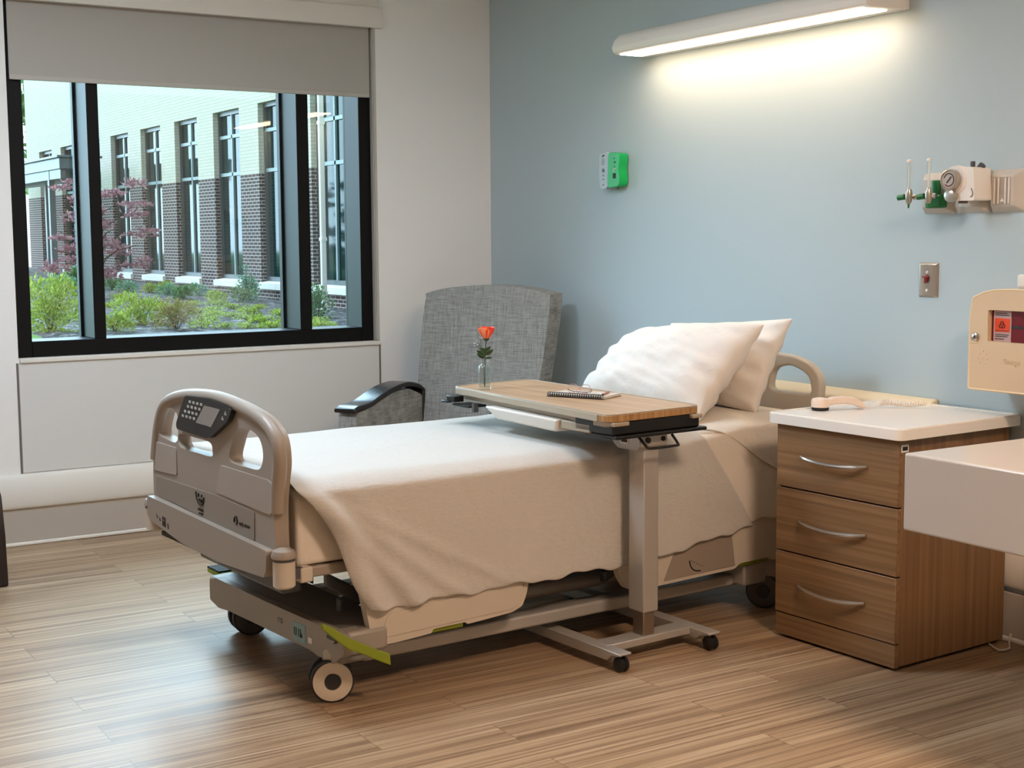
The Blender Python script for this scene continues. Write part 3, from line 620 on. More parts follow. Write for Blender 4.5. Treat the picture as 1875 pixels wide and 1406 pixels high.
caster(.405, .185, R(-22)); caster(-.395, .285, R(-8), True); caster(.43, 1.99, R(-58), True); caster(-.40, 1.98, R(10), True)
# brake pedals
pw = MB(); pw.skin([[pw.bm.verts.new(q) for q in ((u-.009, v, z-w_*.72), (u+.009, v, z-w_*.72), (u+.004, v, z+w_*.72), (u-.014, v, z+w_*.72))] for u, v, z, w_ in ((.545, .085, .272, .012), (.55, .12, .246, .022), (.555, .16, .212, .024), (.56, .21, .186, .022), (.562, .26, .158, .022), (.565, .295, .142, .024))]).build('brake_pedal', M['green'], bed, bev=.003)
MB().cyl((.50, .13, .225), (.55, .13, .225), .008).build('pedal_shaft', M['dark_grey'], bed)
pd = MB().hexa([(-.60, .22, .186), (-.455, .22, .180), (-.455, .28, .180), (-.60, .28, .186)], [(-.60, .22, .206), (-.455, .22, .202), (-.455, .28, .202), (-.60, .28, .206)]).build('brake_pedal', M['green'], bed, bev=.006)
m = MB()
for i in range(6): m.box(-.595+i*.018, -.585+i*.018, .22, .28, .203, .2095)
m.build('tread', M['rubber'], pd)
tg = MB(); tg.cyl((.47, .162, .205), (.47, .168, .205), .016, seg=24); tg.build('brake_dial', M['ink'], bed)
MB().cyl((.47, .159, .205), (.47, .163, .205), .011, seg=24).build('dial_face', M['white'], bed)

# side rails folded down, two on each side
def siderail(s, foot):
    if foot: pts = [(.225, .47), (.243, .36), (.275, .20), (.306, .164), (.36, .163), (.488, .170), (.492, .182), (.612, .184), (.618, .176), (.69, .180), (.79, .186), (.83, .20), (.848, .24), (.862, .30), (.87, .47)]
    else: pts = [(1.20, .47), (1.215, .30), (1.235, .235), (1.265, .19), (1.30, .177), (1.412, .177), (1.77, .184), (1.795, .2), (1.94, .203), (1.96, .19), (2.02, .192), (2.06, .22), (2.06, .47)]
    r_ = MB().prism(round_poly(pts, .01, 3), d=(.03*s, 0, 0), F=lambda a, b: (.462*s, a, b)).build('side_rail', M['light_plastic'], bed, bev=.007, seg=3)
    x0, x1 = sorted((.470*s, .482*s))
    if foot:
        MB().box(x0, x1, .495, .610, .166, .20).build('release_handle', M['green'], r_, bev=.004)
        x0, x1 = sorted((.4915*s, .4935*s)); MB().box(x0, x1, .52, .59, .228, .232).build('slot', M['ink'], r_)
        MB().cyl((.4915*s, .548, .211), (.4935*s, .548, .211), .006).build('lock_symbol', M['taupe_dark'], r_)
        MB().prism(round_poly([(.31, .185), (.80, .197), (.845, .26), (.82, .285), (.33, .255)], .02), d=(.003*s, 0, 0), F=lambda a, b: (.4915*s, a, b)).build('rail_relief', M['light_plastic'], r_, bev=.002)
    else:
        MB().box(x0, x1, 1.80, 1.94, .185, .215).build('release_handle', M['green'], r_, bev=.004)
        MB().prism([(1.43, .19), (1.77, .197), (1.75, .33), (1.5, .33)], d=(.003*s, 0, 0), F=lambda a, b: (.4915*s, a, b)).build('rail_relief', M['taupe'], r_, bev=.002)
        g = MB(); g.tube([(.4945*s, 1.548, .246), (.4945*s, 1.556, .222), (.4945*s, 1.575, .207), (.4945*s, 1.60, .203)], .0025, 6, n=4)
        for k in range(5): g.cyl((.4935*s, 1.56+.012*k, .243-.006*k), (.4955*s, 1.56+.012*k, .243-.006*k), .002, seg=8)
        g.build('angle_gauge', M['ink'], r_)
for s in (1, -1):
    for f in (True, False): siderail(s, f)

# ---- mattress, sheet, blanket, pillows lie on the bed: things of their own
def topz(v): return .672+(.055*max(0, min(1, (v-1.25)/.55))**1.5)
def bed_thing(name, label, cat): return thing(name, label, cat, BO, BA)
def sweep(name, section, v0, v1, n, mtl, parent, **k):
    m = MB(); rings = []
    for i in range(n+1):
        v = v0+(v1-v0)*i/n; rings.append([m.bm.verts.new((u, v, z+dz)) for (u, z), dz in ((p, (topz(v)-.672)*max(0, min(1, (p[1]-.43)/.22))) for p in section)])
    return m.skin(rings).build(name, mtl, parent, **k)
sec = round_poly([(-.445, .427), (.445, .427), (.45, .655), (-.45, .655)], [.02, .02, .06, .06], 6)
mt = sweep('mattress', sec, .06, 2.09, 40, M['sheet'], None, sm=True, bev=.03, seg=4)
mt.location = BO; mt.rotation_euler = (0, 0, BA); tag(mt, 'mattress in a white fitted sheet, bare at the foot corner under the blanket', 'mattress')

def drape(name, label, cat, mtl, vs, ve, hemR, hemL, uw, zoff, nv, amp, seed, cornerfold=0.):
    """cloth laid over the mattress top and hanging down both long sides; vs/ve give its foot and head edges at depth d"""
    path = []
    def side(s, hem, k):
        out = []
        for i in range(k):
            d = hem*(1-i/k); out.append((s*uw, d))
        return out
    L = side(-1, hemL, 12); Rr = side(1, hemR, 26)[::-1]
    top = [(-uw+2*uw*i/24, 0) for i in range(25)]
    prof = L+top+Rr; nu = len(prof)
    m = MB()
    def f(i_, q):
        i = min(nu-1, int(round(i_*(nu-1)))); u, d = prof[i]
        v = vs(d)+(ve(d)-vs(d))*q; z = topz(v)+zoff
        r = .055; au = abs(u); sgn = 1 if u > 0 else -1
        # rounded shoulder
        if d == 0 and au > uw-r: t = (au-(uw-r))/r; z -= r*(1-math.sqrt(max(0, 1-t*t*.75)))*.9
        elif d > 0: z = z-d-.02
        nz = noise.noise(Vector((v*2.2+seed, d*2.5, sgn*3))) ; fz = noise.noise(Vector((v*6+seed, d*3., 7)))
        if d > 0:
            out = .012+amp*(nz*.7+.3)*min(1, d/.2)+amp*.35*fz*min(1, d/.12)
            e = (v-vs(d)); out += cornerfold*math.exp(-(e/.13)**2)*math.sin(e*42)*min(1, d/.1)
            if sgn > 0 and cornerfold:
                for k_, am in ((.95, .014), (1.35, .009), (1.9, .006)): out += am*math.exp(-((v-.07-k_*d)/.035)**2)*min(1, d/.09)
            if d > hemR-.03 and q: z += .006*math.sin(v*23+seed)+.004*math.sin(v*57)
            return (u+sgn*out, v, z)
        return (u, v, z+.0035*nz+.002*fz+.006*noise.noise(Vector((u*3, v*2, seed))))
    m.grid(f, nu, nv)
    return m.build(name, mtl, None, sm=True, sub=1, solid=.007, loc=BO, rot=(0, 0, BA))
bk = drape('blanket', '', '', M['blanket'], lambda d: .040+.63*d+.02*math.sin(d*14), lambda d: 1.60+.66*d, .385, .33, .490, .010, 110, .016, 2.3, .020)
tag(bk, 'white fleece blanket spread over the bed and hanging down its near side', 'blanket')
sh2 = drape('bed_sheet', '', '', M['sheet'], lambda d: 1.35+.5*d, lambda d: 2.085, .36, .2, .484, .001, 34, .008, 8.1)
tag(sh2, 'white top sheet showing past the blanket below the pillows', 'sheet')

def pillow(name, label, BL, BR, TR, TL, th, seed, pinch=.05):
    BL, BR, TR, TL = map(Vector, (BL, BR, TR, TL)); n = ((BR-BL).cross(TL-BL)).normalized()
    m = MB(); K = 46
    def pt(a, b, sd):
        s, t = 2*a-1, 2*b-1
        # pincushion outline
        s2 = s*(1-pinch*(1-t*t)*abs(s)); t2 = t*(1-pinch*(1-s*s)*abs(t))
        A, B_ = (s2+1)/2, (t2+1)/2
        p = BL*(1-A)*(1-B_)+BR*A*(1-B_)+TR*A*B_+TL*(1-A)*B_
        h = max(0, (1-abs(s)**2.6)*(1-abs(t)**2.6))**.55
        w = noise.noise(Vector((a*4+seed, b*4, sd*2.)))*.25+noise.noise(Vector((a*11+seed, b*7, sd)))*.10
        ed = (1-h)*h*4
        rip = .011*math.sin(30*b+5*a+seed+2*noise.noise(Vector((a*3, b*3, seed))))*math.exp(-((1-abs(s))/.2)**2)+.008*math.sin(27*a+seed)*math.exp(-((1-abs(t))/.18)**2)+.006*noise.noise(Vector((a*9+b*14, b*5-a*4, seed+sd)))
        return p+n*sd*(th*.5*h*(1+w*.5)+rip*min(1, h*1.5))
    for sd in (1, -1): m.grid(lambda a, b: pt(a, b, sd), K, K)
    bmesh.ops.remove_doubles(m.bm, verts=m.bm.verts[:], dist=.0004)
    o = m.build(name, M['pillow'], None, sm=True, sub=1, ang=180, loc=BO, rot=(0, 0, BA))
    return tag(o, label, 'pillow')
pillow('pillow', 'front white pillow leaning towards the foot of the bed', (-.27, 1.63, .73), (.43, 1.64, .715), (.535, 1.87, 1.065), (-.21, 1.87, .985), .24, 1.)
pillow('pillow', 'rear white pillow propped against the headboard with a pointed top corner', (-.20, 1.92, .74), (.435, 1.93, .725), (.535, 2.01, 1.08), (-.15, 2.03, 1.03), .17, 6., .06)
# cord lying over the sheet edge
cd = MB().tube([(.44, 1.52, .715), (.47, 1.60, .705), (.492, 1.68, .69), (.497, 1.74, .665), (.499, 1.80, .63), (.502, 1.88, .575), (.505, 1.97, .53), (.505, 2.05, .48), (.49, 2.1, .42)], .0035, 8, n=4).build('pendant_cord', M['cable'], None, sm=True, loc=BO, rot=(0, 0, BA))
tag(cd, 'thin pale cord running over the sheet edge towards the nightstand', 'cord')
# ------------------------------------------------------------------ overbed table
TO, TA = (2.83, -1.12, 0), R(4)
ot = thing('overbed_table', 'rolling overbed table with an oak top reaching over the blanket', 'overbed table', TO, TA)
ca, sa = math.cos(TA), math.sin(TA)
def tl(x, y): dx, dy = x-TO[0], y-TO[1]; return (dx*ca+dy*sa, -dx*sa+dy*ca)
NLc, FLc, FRc, NRc = tl(1.915, -1.328), tl(1.868, -.950), tl(2.902, -.938), tl(2.943, -1.348)
def quad(z0, z1, name, m, r=.045, grow=0., **k):
    cx = sum(p[0] for p in (NLc, FLc, FRc, NRc))/4; cy = sum(p[1] for p in (NLc, FLc, FRc, NRc))/4
    pts = [(p[0]+grow*(1 if p[0] > cx else -1), p[1]+grow*(1 if p[1] > cy else -1)) for p in (NLc, NRc, FRc, FLc)]
    return MB().prism(round_poly(pts, r, 7), d=(0, 0, z1-z0), F=lambda a, b: (a, b, z0)).build(name, m, ot, **k)
quad(.7965, .8195, 'table_edge', M['champagne'], .05, bev=.004, seg=3)
rp2 = [p for p in round_poly([NLc, NRc, FRc, FLc], .05, 7) if p[0] > .04]
MB().prism([(p[0]+.0008, p[1]*1.002) for p in rp2]+[(p[0]-.03, p[1]*.96) for p in rp2[::-1]], d=(0, 0, .022), F=lambda a, b: (a, b, .797)).build('end_edge', M['oak_edge'], ot, bev=.002)
quad(.8196, .8203, 'tabletop', M['oak'], .042, -.009)
# raised champagne lip that runs round the top
ctr = [NLc, NRc, FRc, FLc]
MB().prism(round_poly(ctr, .05, 7), [round_poly([(p[0]+.007*(-1 if p[0] > -.4 else 1), p[1]+.007*(-1 if p[1] > 0 else 1)) for p in ctr], .045, 7)], d=(0, 0, .0035), F=lambda a, b: (a, b, .8193)).build('rim', M['champagne'], ot, bev=.0012)
# long near side band and lower slide
MB().hexa([(NLc[0]+.03, NLc[1]+.0005-.0015, .797), (NRc[0]-.055, NRc[1]-.0015, .797), (NRc[0]-.055, NRc[1]+.01, .797), (NLc[0]+.03, NLc[1]+.01, .797)], [(NLc[0]+.03, NLc[1]-.0015, .8185), (NRc[0]-.055, NRc[1]-.0015, .8185), (NRc[0]-.055, NRc[1]+.01, .8185), (NLc[0]+.03, NLc[1]+.01, .8185)]).build('edge_band', M['champagne'], ot, bev=.001)
quad(.778, .793, 'slide_panel', M['champagne'], .03, -.022, bev=.002)
# frosted tray hung below
tx0, ty0 = tl(2.20, -1.335); tx1, ty1 = tl(2.64, -1.0)
MB().hexa([(tx0+.06, -.18, .735), (tx1-.02, -.215, .735), (tx1-.02, .10, .735), (tx0+.06, .12, .735)], [(tx0, -.195, .778), (tx1, -.225, .778), (tx1, .13, .778), (tx0, .14, .778)]).build('drawer_tray', M['tray'], ot, bev=.008, seg=3)
MB().box(tx1-.01, tx1+.15, -.205, .13, .748, .778).build('tray_front', M['champagne'], ot, bev=.004)
# black slide housings under both ends
MB().box(-.11, .085, -.205, .165, .752, .7965).build('slide_housing', M['black'], ot, bev=.006)
MB().box(-.06, .095, -.20, .19, .740, .752).build('release_bar', M['black'], ot, bev=.004)
MB().box(.05, .10, -.215, -.15, .783, .796).build('end_clip', M['champagne'], ot, bev=.003); MB().box(.06, .10, .12, .165, .783, .796).build('end_clip', M['champagne'], ot, bev=.003)
MB().box(-.90, -.85, -.185, -.14, .770, .793).box(-.915, -.87, -.2, -.155, .768, .776).build('left_slide_block', M['black'], ot, bev=.003)
MB().box(-.87, -.76, -.18, -.10, .757, .765).build('left_lever', M['black'], ot, bev=.003)
MB().box(-.74, -.727, -.18, -.16, .745, .778).build('stop_pin', M['dark_grey'], ot)
# cantilever arm, column head and column
MB().hexa([(-.50, -.10, .73), (-.03, -.085, .715), (-.03, .05, .715), (-.50, .04, .73)], [(-.50, -.10, .745), (-.03, -.085, .742), (-.03, .05, .742), (-.50, .04, .745)]).build('support_arm', M['silver'], ot, bev=.004)
hd = MB().prism(round_poly([(-.075, .742), (.058, .742), (.058, .700), (.04, .688), (-.05, .688), (-.075, .705)], .006, 3), d=(0, .118, 0), F=lambda a, b: (a, -.072, b)).build('column_head', M['silver'], ot, bev=.004)
MB().cyl((.056, -.038, .722), (.064, -.038, .722), .0095, seg=20).build('knob', M['black'], hd); MB().cyl((.056, .028, .722), (.062, .028, .722), .008, seg=20).build('knob', M['black'], hd)
MB().box(-.035, .005, -.0745, -.0715, .705, .727).build('label_plate', M['white'], hd)
MB().box(-.030, -.001, -.0755, -.0740, .711, .721).build('barcode', M['ink'], hd)
MB().tube([(.05, -.07, .735), (.09, -.075, .712), (.10, -.06, .702), (.10, .045, .702), (.095, .06, .706), (.07, .055, .735)], .0045, 8, n=3).build('release_loop', M['black'], hd, sm=True)
MB().box(-.038, .037, -.035, .03, .145, .69).build('column', M['silver'], ot, bev=.004)
MB().box(-.027, .027, -.026, .022, .06, .15).build('inner_column', M['inner_tube'], ot, bev=.003)
MB().cyl((-.0385, -.012, .17), (-.037, -.012, .17), .003, seg=10).build('screw', M['ink'], ot)
# H base
MB().box(-.035, .04, -.19, .19, .040, .066).build('cross_bar', M['silver'], ot, bev=.004)
for y, x0 in ((-.195, -.70), (.195, -.68)):
    MB().prism([(x0, .068), (.135, .064), (.135, .056), (.095, .050), (.07, .030), (x0, .030)], d=(0, .052, 0), F=lambda a, b, y=y: (a, y-.026, b)).build('leg', M['silver'], ot, bev=.004)
    for x in (.112, x0+.05):
        ct = MB().cyl((x-.012, y, .03), (x-.012, y, .052), .012).box(x-.03, x, y-.014, y+.014, .028, .046).build('caster', M['silver'], ot)
        MB().lathe([(.017, 0), (.024, .004), (.024, .013), (.019, .0165), (.019, .0195), (.024, .023), (.024, .032), (.017, .036)], (x+.002, y-.018, .0245), (0, 1, 0), 24).build('wheel', M['black'], ct, sm=True)

# things on the table
ZT_ = .8206
vs_ = (2.083, -1.283, ZT_)
vz = thing('glass_vase', 'small clear glass bottle vase of water at the left end of the oak table', 'vase', vs_)
op = [(.001, 0), (.021, 0), (.0235, .004), (.0235, .082), (.021, .089), (.0125, .093), (.0115, .098), (.0145, .106), (.0150, .111)]
ip = [(.0125, .111), (.0095, .098), (.0105, .092), (.019, .086), (.0212, .081), (.0212, .011), (.001, .009)]
MB().lathe(op+ip, seg=32).build('bottle', M['clear'], vz, sm=True, ang=60)
MB().lathe([(.001, .0095), (.0208, .0115), (.0208, .076), (.001, .076)], seg=32).build('water', M['clear'], vz, sm=True, ang=60)
rs = thing('rose', 'orange rose on a leafy stem standing in the glass vase', 'flower', vs_)
stem = mat('rose_stem', '3d4a22', .6); leafm = mat('rose_leaf', '2c4420', .45, var=.2, vscale=90); petal = mat('rose_petal', 'f0401c', .5, var=.12, vscale=60); petal2 = mat('rose_outer_petal', 'f58a5a', .5, var=.1, vscale=60)
MB().tube([(-.001, 0, .012), (.0, 0, .05), (.001, .001, .10), (.004, .002, .15), (.007, .003, .178)], [.0022, .0022, .002, .002, .0024], 8, n=3).build('stem', stem, rs, sm=True)
bo = Vector((.008, .003, .183))
MB().lathe([(.001, -.006), (.008, -.003), (.0125, .004), (.011, .006)], bo, seg=14).build('calyx', stem, rs, sm=True)
def petal_f(r0, r1, h, a0, w, flare, rz):
    def f(a, b):
        th = a0+(a-.5)*w; r = r0+(r1-r0)*math.sin(b*PI*.55)+flare*b**4; z = h*b*(1-.22*(2*a-1)**2*b)
        return tuple(bo+Vector((math.cos(th)*r, math.sin(th)*r, z)))
    return f
for i in range(5): MB().grid(petal_f(.005, .0275, .047, i*2*PI/5+.3, 1.8, .004, 0), 9, 8).build('petal', petal2 if i in (1, 4) else petal, rs, sm=True, solid=.0006, sub=1)
for i in range(4): MB().grid(petal_f(.004, .0205, .049, i*2*PI/4, 2.0, .001, 0), 9, 8).build('petal', petal, rs, sm=True, solid=.0006, sub=1)
MB().tube([(bo.x+math.cos(t*.55)*.012*(1-t/40), bo.y+math.sin(t*.55)*.012*(1-t/40), bo.z+.026+t*.0006) for t in range(30)], .005, 7).build('bud_heart', petal, rs, sm=True)
def leaf(base, dirv, L, w, tilt=.4):
    b0 = Vector(base); d = Vector(dirv).normalized(); n = d.cross(Vector((0, 0, 1))).normalized(); s = (n.cross(d)*(1-tilt)+n*tilt).normalized(); n2 = d.cross(s)
    def f(a, t):
        ww = w*math.sin(PI*min(1, t**.8)); q = (a-.5)*2
        return tuple(b0+d*(L*t)+s*(ww*q)+n2*(.003*(1-q*q)*math.sin(PI*t))+Vector((0, 0, -.006*t*t)))
    MB().grid(f, 5, 9).build('leaf', leafm, rs, sm=True, solid=.0005)
leaf((.003, 0, .126), (.45, .75, .75), .042, .0115); leaf((.002, 0, .120), (-.45, -.75, .9), .044, .0105); leaf((.0, 0, .116), (-.35, -.6, .55), .036, .010); leaf((.003, 0, .130), (-.25, -.3, .9), .034, .011); leaf((.003, 0, .134), (-.5, .2, .7), .03, .010); leaf((.004, 0, .114), (.5, .7, .35), .03, .006); leaf((.004, 0, .140), (.45, .5, .8), .034, .008)
sp_ = thing('filler_sprig', 'wispy sprig of tiny pale blossoms beside the rose in the vase', 'flower sprig', vs_)
m = MB(); fl = MB(); rg = random.Random(4)
m.tube([(-.003, -.002, .02), (-.004, -.003, .09), (-.008, -.008, .14), (-.014, -.015, .17)], .0009, 6, n=3)
for i in range(9):
    e = (-.016+rg.uniform(-.014, .012), -.016+rg.uniform(-.014, .012), .15+rg.uniform(0, .05)); m.tube([(-.009, -.009, .143), e], .0005, 5); fl.ell(e, .0028, .0028, .0026, 8, 5)
m.build('sprig_stem', stem, sp_, sm=True); fl.build('blossoms', mat('pale_lilac', 'cdbfd0', .6), sp_, sm=True)

# spiral notebook with folded glasses on it
A_, B_ = Vector((2.388, -1.213, 0)), Vector((2.586, -1.112, 0))
na = math.atan2(B_.y-A_.y, B_.x-A_.x); NL_ = (B_-A_).length
nb = thing('spiral_notebook', 'spiral bound notebook with a printed cover lying on the oak table', 'notebook', (A_.x, A_.y, ZT_), na)
MB().box(.0, NL_, .008, .135, .0, .0085).build('pages', mat('paper_edge', 'd9d4cc', .8), nb)
MB().box(-.001, NL_+.001, .006, .136, .0085, .0098).build('cover', mat('printed_cover', 'd8cdc4', .5, var=.3, vscale=30), nb)
MB().box(-.001, NL_+.001, .0, .136, -.0002, .0012).build('back_cover', M['ink'], nb)
m = MB()
for i in range(24):
    x = .008+i*(NL_-.016)/23; m.tube([(x, .003+.009*math.cos(t*PI/5), .0085+.0078*math.sin(t*PI/5)) for t in range(10)], .0018, 6, closed=True)
m.build('spiral_binding', mat('dark_wire', '222224', .4), nb, sm=True)
gz_ = thing('eyeglasses', 'small pair of glasses with pale pink rims resting on the notebook', 'glasses', (A_.x, A_.y, ZT_+.0098), na)
pk = mat('pink_metal_rim', 'cf9a8f', .3, .5)
m = MB()
for cx in (.075, .125):
    m.tube([(cx+.021*math.cos(t*PI/8), .052+.006*math.sin(t*PI/8), .017+.015*math.sin(t*PI/8)) for t in range(16)], .0012, 6, closed=True)
m.tube([(.096, .052, .018), (.1, .050, .021), (.104, .052, .018)], .0012, 6); m.build('rim', pk, gz_, sm=True)
for x0, x1 in ((.054, .12), (.146, .08)): MB().tube([(x0, .053, .018), (x0+(x1-x0)*.1, .066, .006), (x1, .075, .0025)], .0014, 6, n=3).build('temple', M['dark_grey'], gz_, sm=True)
pn = thing('pen', 'short reddish pen lying across the right end of the notebook', 'pen', (A_.x, A_.y, ZT_+.0098), na)
MB().cyl((.205, .03, .0042), (.185, .115, .0042), .0038, seg=12).build('barrel', mat('copper_pen', 'b06a4c', .35, .4), pn, sm=True)
MB().cyl((.205, .03, .0042), (.2075, .0195, .0042), .0036, .0008, 12).build('tip', M['ink'], pn, sm=True)
MB().box(.187, .190, .09, .112, .0078, .009).build('clip', M['silver'], pn)

# ------------------------------------------------------------------ nightstand
NO, NA = (3.432, -.588, 0), R(3)
ns = thing('nightstand', 'three drawer walnut nightstand with a white top beside the bed', 'nightstand', NO, NA)
MB().box(-.517, 0, .018, .552, .012, .742).build('carcass', M['walnut_v'], ns, bev=.002)
MB().box(-.50, -.02, .03, .54, 0, .012).build('plinth_glide', M['gap'], ns)
MB().box(-.515, -.002, .012, .02, .02, .741).build('drawer_gap', M['gap'], ns)
MB().box(-.517, 0, .0, .018, .010, .085).build('kick_board', M['walnut'], ns, bev=.0015)
for z0, z1, zh in ((.089, .301, .192), (.306, .522, .414), (.527, .741, .636)):
    d = MB().box(-.518, .001, -.003, .017, z0, z1).build('drawer', M['walnut'], ns, bev=.002)
    pts = [(-.408+.285*t, -.006-.028*math.sin(PI*t)**.6, zh+.004-.010*math.sin(PI*t)) for t in [i/14 for i in range(15)]]
    MB().tube(pts, [.0035+.0035*min(1, 4*min(t, 1-t)+.3) for t in [i/14 for i in range(15)]], 8).build('handle', M['chrome'], d, sm=True)
top = MB().prism(round_poly([(-.545, -.028), (.028, -.028), (.028, .59), (-.545, .59)], .03, 6), d=(0, 0, .034), F=lambda a, b: (a, b, .742)).build('top', M['solid_white'], ns, bev=.006, seg=3)
MB().prism(round_poly([(-.542, -.025), (.025, -.025), (.025, .587), (-.542, .587)], .028, 6), [round_poly([(-.525, -.008), (.008, -.008), (.008, .57), (-.525, .57)], .02, 6)], d=(0, 0, .004), F=lambda a, b: (a, b, .775)).build('spill_lip', M['solid_white'], top, bev=.0018)
MB().box(.0, .0018, .008, .042, .700, .724).build('asset_tag', M['white'], ns)
MB().box(.0015, .0026, .013, .037, .706, .718).build('tag_print', M['ink'], ns)
# phone-like handset with its coiled cord
hs = thing('telephone_handset', 'almond telephone handset lying face down on the white nightstand top', 'telephone handset', (2.955, -.46, .7765), R(70))
MB().lathe([(.026, .008), (.031, .012), (.032, .03), (.028, .040), (.012, .043)], (0, 0, 0), seg=28).build('ear_cup', M['phone'], hs, sm=True)
MB().lathe([(.022, 0), (.029, .002), (.030, .010), (.024, .012)], seg=28).build('ear_pad', M['ink'], hs, sm=True)
gm = MB(); secs = [(.015, .016, .013, .036), (.045, .015, .02, .044), (.085, .016, .021, .046), (.12, .018, .015, .041), (.147, .02, .004, .028), (.158, .018, .002, .014)]
gm.skin([[gm.bm.verts.new((x, w*a, z0 if b < 0 else z1)) for a, b in ((-1, -1), (1, -1), (1, 1), (-1, 1))] for x, w, z0, z1 in secs]).build('handgrip', M['phone'], hs, bev=.005, seg=3)
cl = MB(); pts = []
p0, p1 = Vector((.215, .0, .013)), Vector((.365, -.045, .017))
for i in range(240):
    t = i/239; c = p0.lerp(p1, t)+Vector((0, .012*math.sin(t*PI*1.3), .004*math.sin(t*7)+.002)); an = t*2*PI*20
    dr = (p1-p0).normalized(); s = dr.cross(Vector((0, 0, 1))).normalized()
    pts.append(c+s*(.0088*math.cos(an))+Vector((0, 0, .0088*math.sin(an))))
cl.tube([(.156, 0, .008), (.175, .008, .004), (.195, .008, .004)]+[tuple(p) for p in pts], .0018, 6).build('coiled_cord', M['phone'], hs, sm=True)
# small cord end at the wall side of the nightstand foot
t = MB().tube([(3.40, -.10, .004), (3.46, -.13, .004), (3.47, -.09, .004), (3.44, -.05, .008), (3.42, -.018, .03)], .004, 8, n=4).build('power_cord', M['cable'], None, sm=True)
tag(t, 'short pale cord on the floor at the back foot of the nightstand', 'cord')

# ------------------------------------------------------------------ white counter at the right edge
sk = thing('wall_counter', 'white solid surface counter with a deep apron at the right edge', 'counter', (4.0, -1.19, .63))
MB().box(0, .98, 0, 1.188, 0, .198).build('counter_body', M['sink_white'], sk, bev=.006, seg=3)
MB().box(.06, .92, .06, 1.15, -.012, .0).build('underside_panel', M['sink_white'], sk, bev=.003)
# ------------------------------------------------------------------ upholstered chair in the corner
f_ = Vector((.49, -.872, 0)); r_ = Vector((.872, .49, 0)); co = Vector((.63, -.45, 0))
ch = thing('recliner_chair', 'grey woven high back armchair with dark arm caps in the room corner', 'armchair', co, math.atan2(r_.y, r_.x))
# local: x to its far/near side, -y forward
bk_o = smooth_outline([(-.350, .40), (-.354, .60), (-.356, .80), (-.352, .98), (-.343, 1.075), (-.335, 1.10), (-.20, 1.128), (0, 1.14), (.20, 1.13), (.335, 1.105), (.352, 1.085), (.352, .98), (.338, .80), (.318, .60), (.305, .40)], 3, False)
B = MB()
def backf(y): return lambda a, b: (a, y+(b-.4)*.16, b)
B.prism(bk_o, d=(0, .13, 0), F=backf(-.045)).build('backrest', M['weave'], ch, bev=.03, seg=4, ang=60)
MB().tube([(a*.985, -.04+(b-.4)*.16, b*.995) for a, b in bk_o], .004, 6).build('piping', M['weave'], ch, sm=True)
MB().box(-.30, .30, -.58, .0, .30, .47).build('seat', M['weave'], ch, bev=.04, seg=4)
for s in (-1, 1):
    L_ = .60 if s < 0 else .42
    pr_ = round_poly([(-L_, .10), (-L_, .57), (-L_+.12, .585), (-L_+.30, .635), (-.16, .645), (-.03, .60), (.03, .10)], .03, 4)
    MB().prism(pr_, d=(.10, 0, 0), F=lambda a, b, s=s: (s*.36-.05, a, b)).build('arm', M['weave'], ch, bev=.012, seg=3)
    path = smooth_outline([(-L_-.02, .578), (-L_+.02, .590), (-L_+.12, .598), (-L_+.22, .628), (-L_+.32, .652), (-.16, .662), (-.07, .645), (-.02, .62)], 4, False)
    cp_ = MB(); cp_.skin([[cp_.bm.verts.new((s*.36+w, y, z+h)) for w, h in ((-.058, -.008), (-.062, .004), (-.055, .014), (.055, .014), (.062, .004), (.058, -.008))] for y, z in path])
    cp_.build('arm_cap', M['arm_cap'], ch, sm=True, bev=.004)
    MB().box(s*.36-.056, s*.36+.056, -.035, -.012, .10, .63).build('arm_edge', M['arm_cap'], ch, bev=.004)
    for y in (-L_+.06, -.02): MB().cyl((s*.34, y, 0), (s*.34, y, .11), .018, .024).build('leg', M['dark_wood'], ch)
# ------------------------------------------------------------------ dark chair cut by the left edge
gc = thing('guest_chair', 'dark wooden chair, only its near front leg showing at the left edge', 'chair', (.72, -2.96, 0), R(8))
def slab(name, pts, x0, w): return MB().prism(pts, d=(0, -w, 0), F=lambda a, b: (a, x0, b)).build(name, M['dark_wood'], gc, bev=.006)
for y in (.23, -.25):
    slab('leg', [(-.005, 0), (.055, 0), (.045, .20), (.02, .36), (-.03, .43), (-.05, .40), (-.02, .2)], y+.02, .04)
    slab('leg', [(-.50, 0), (-.44, 0), (-.46, .42), (-.52, .86), (-.56, .86), (-.51, .42)], y+.02, .04)
MB().box(-.50, -.02, -.25, .23, .40, .45).build('seat', M['dark_wood'], gc, bev=.015)
MB().hexa([(-.52, -.24, .55), (-.49, -.24, .55), (-.49, .22, .55), (-.52, .22, .55)], [(-.56, -.24, .85), (-.53, -.24, .85), (-.53, .22, .85), (-.56, .22, .85)]).build('backrest', M['dark_wood'], gc, bev=.008)

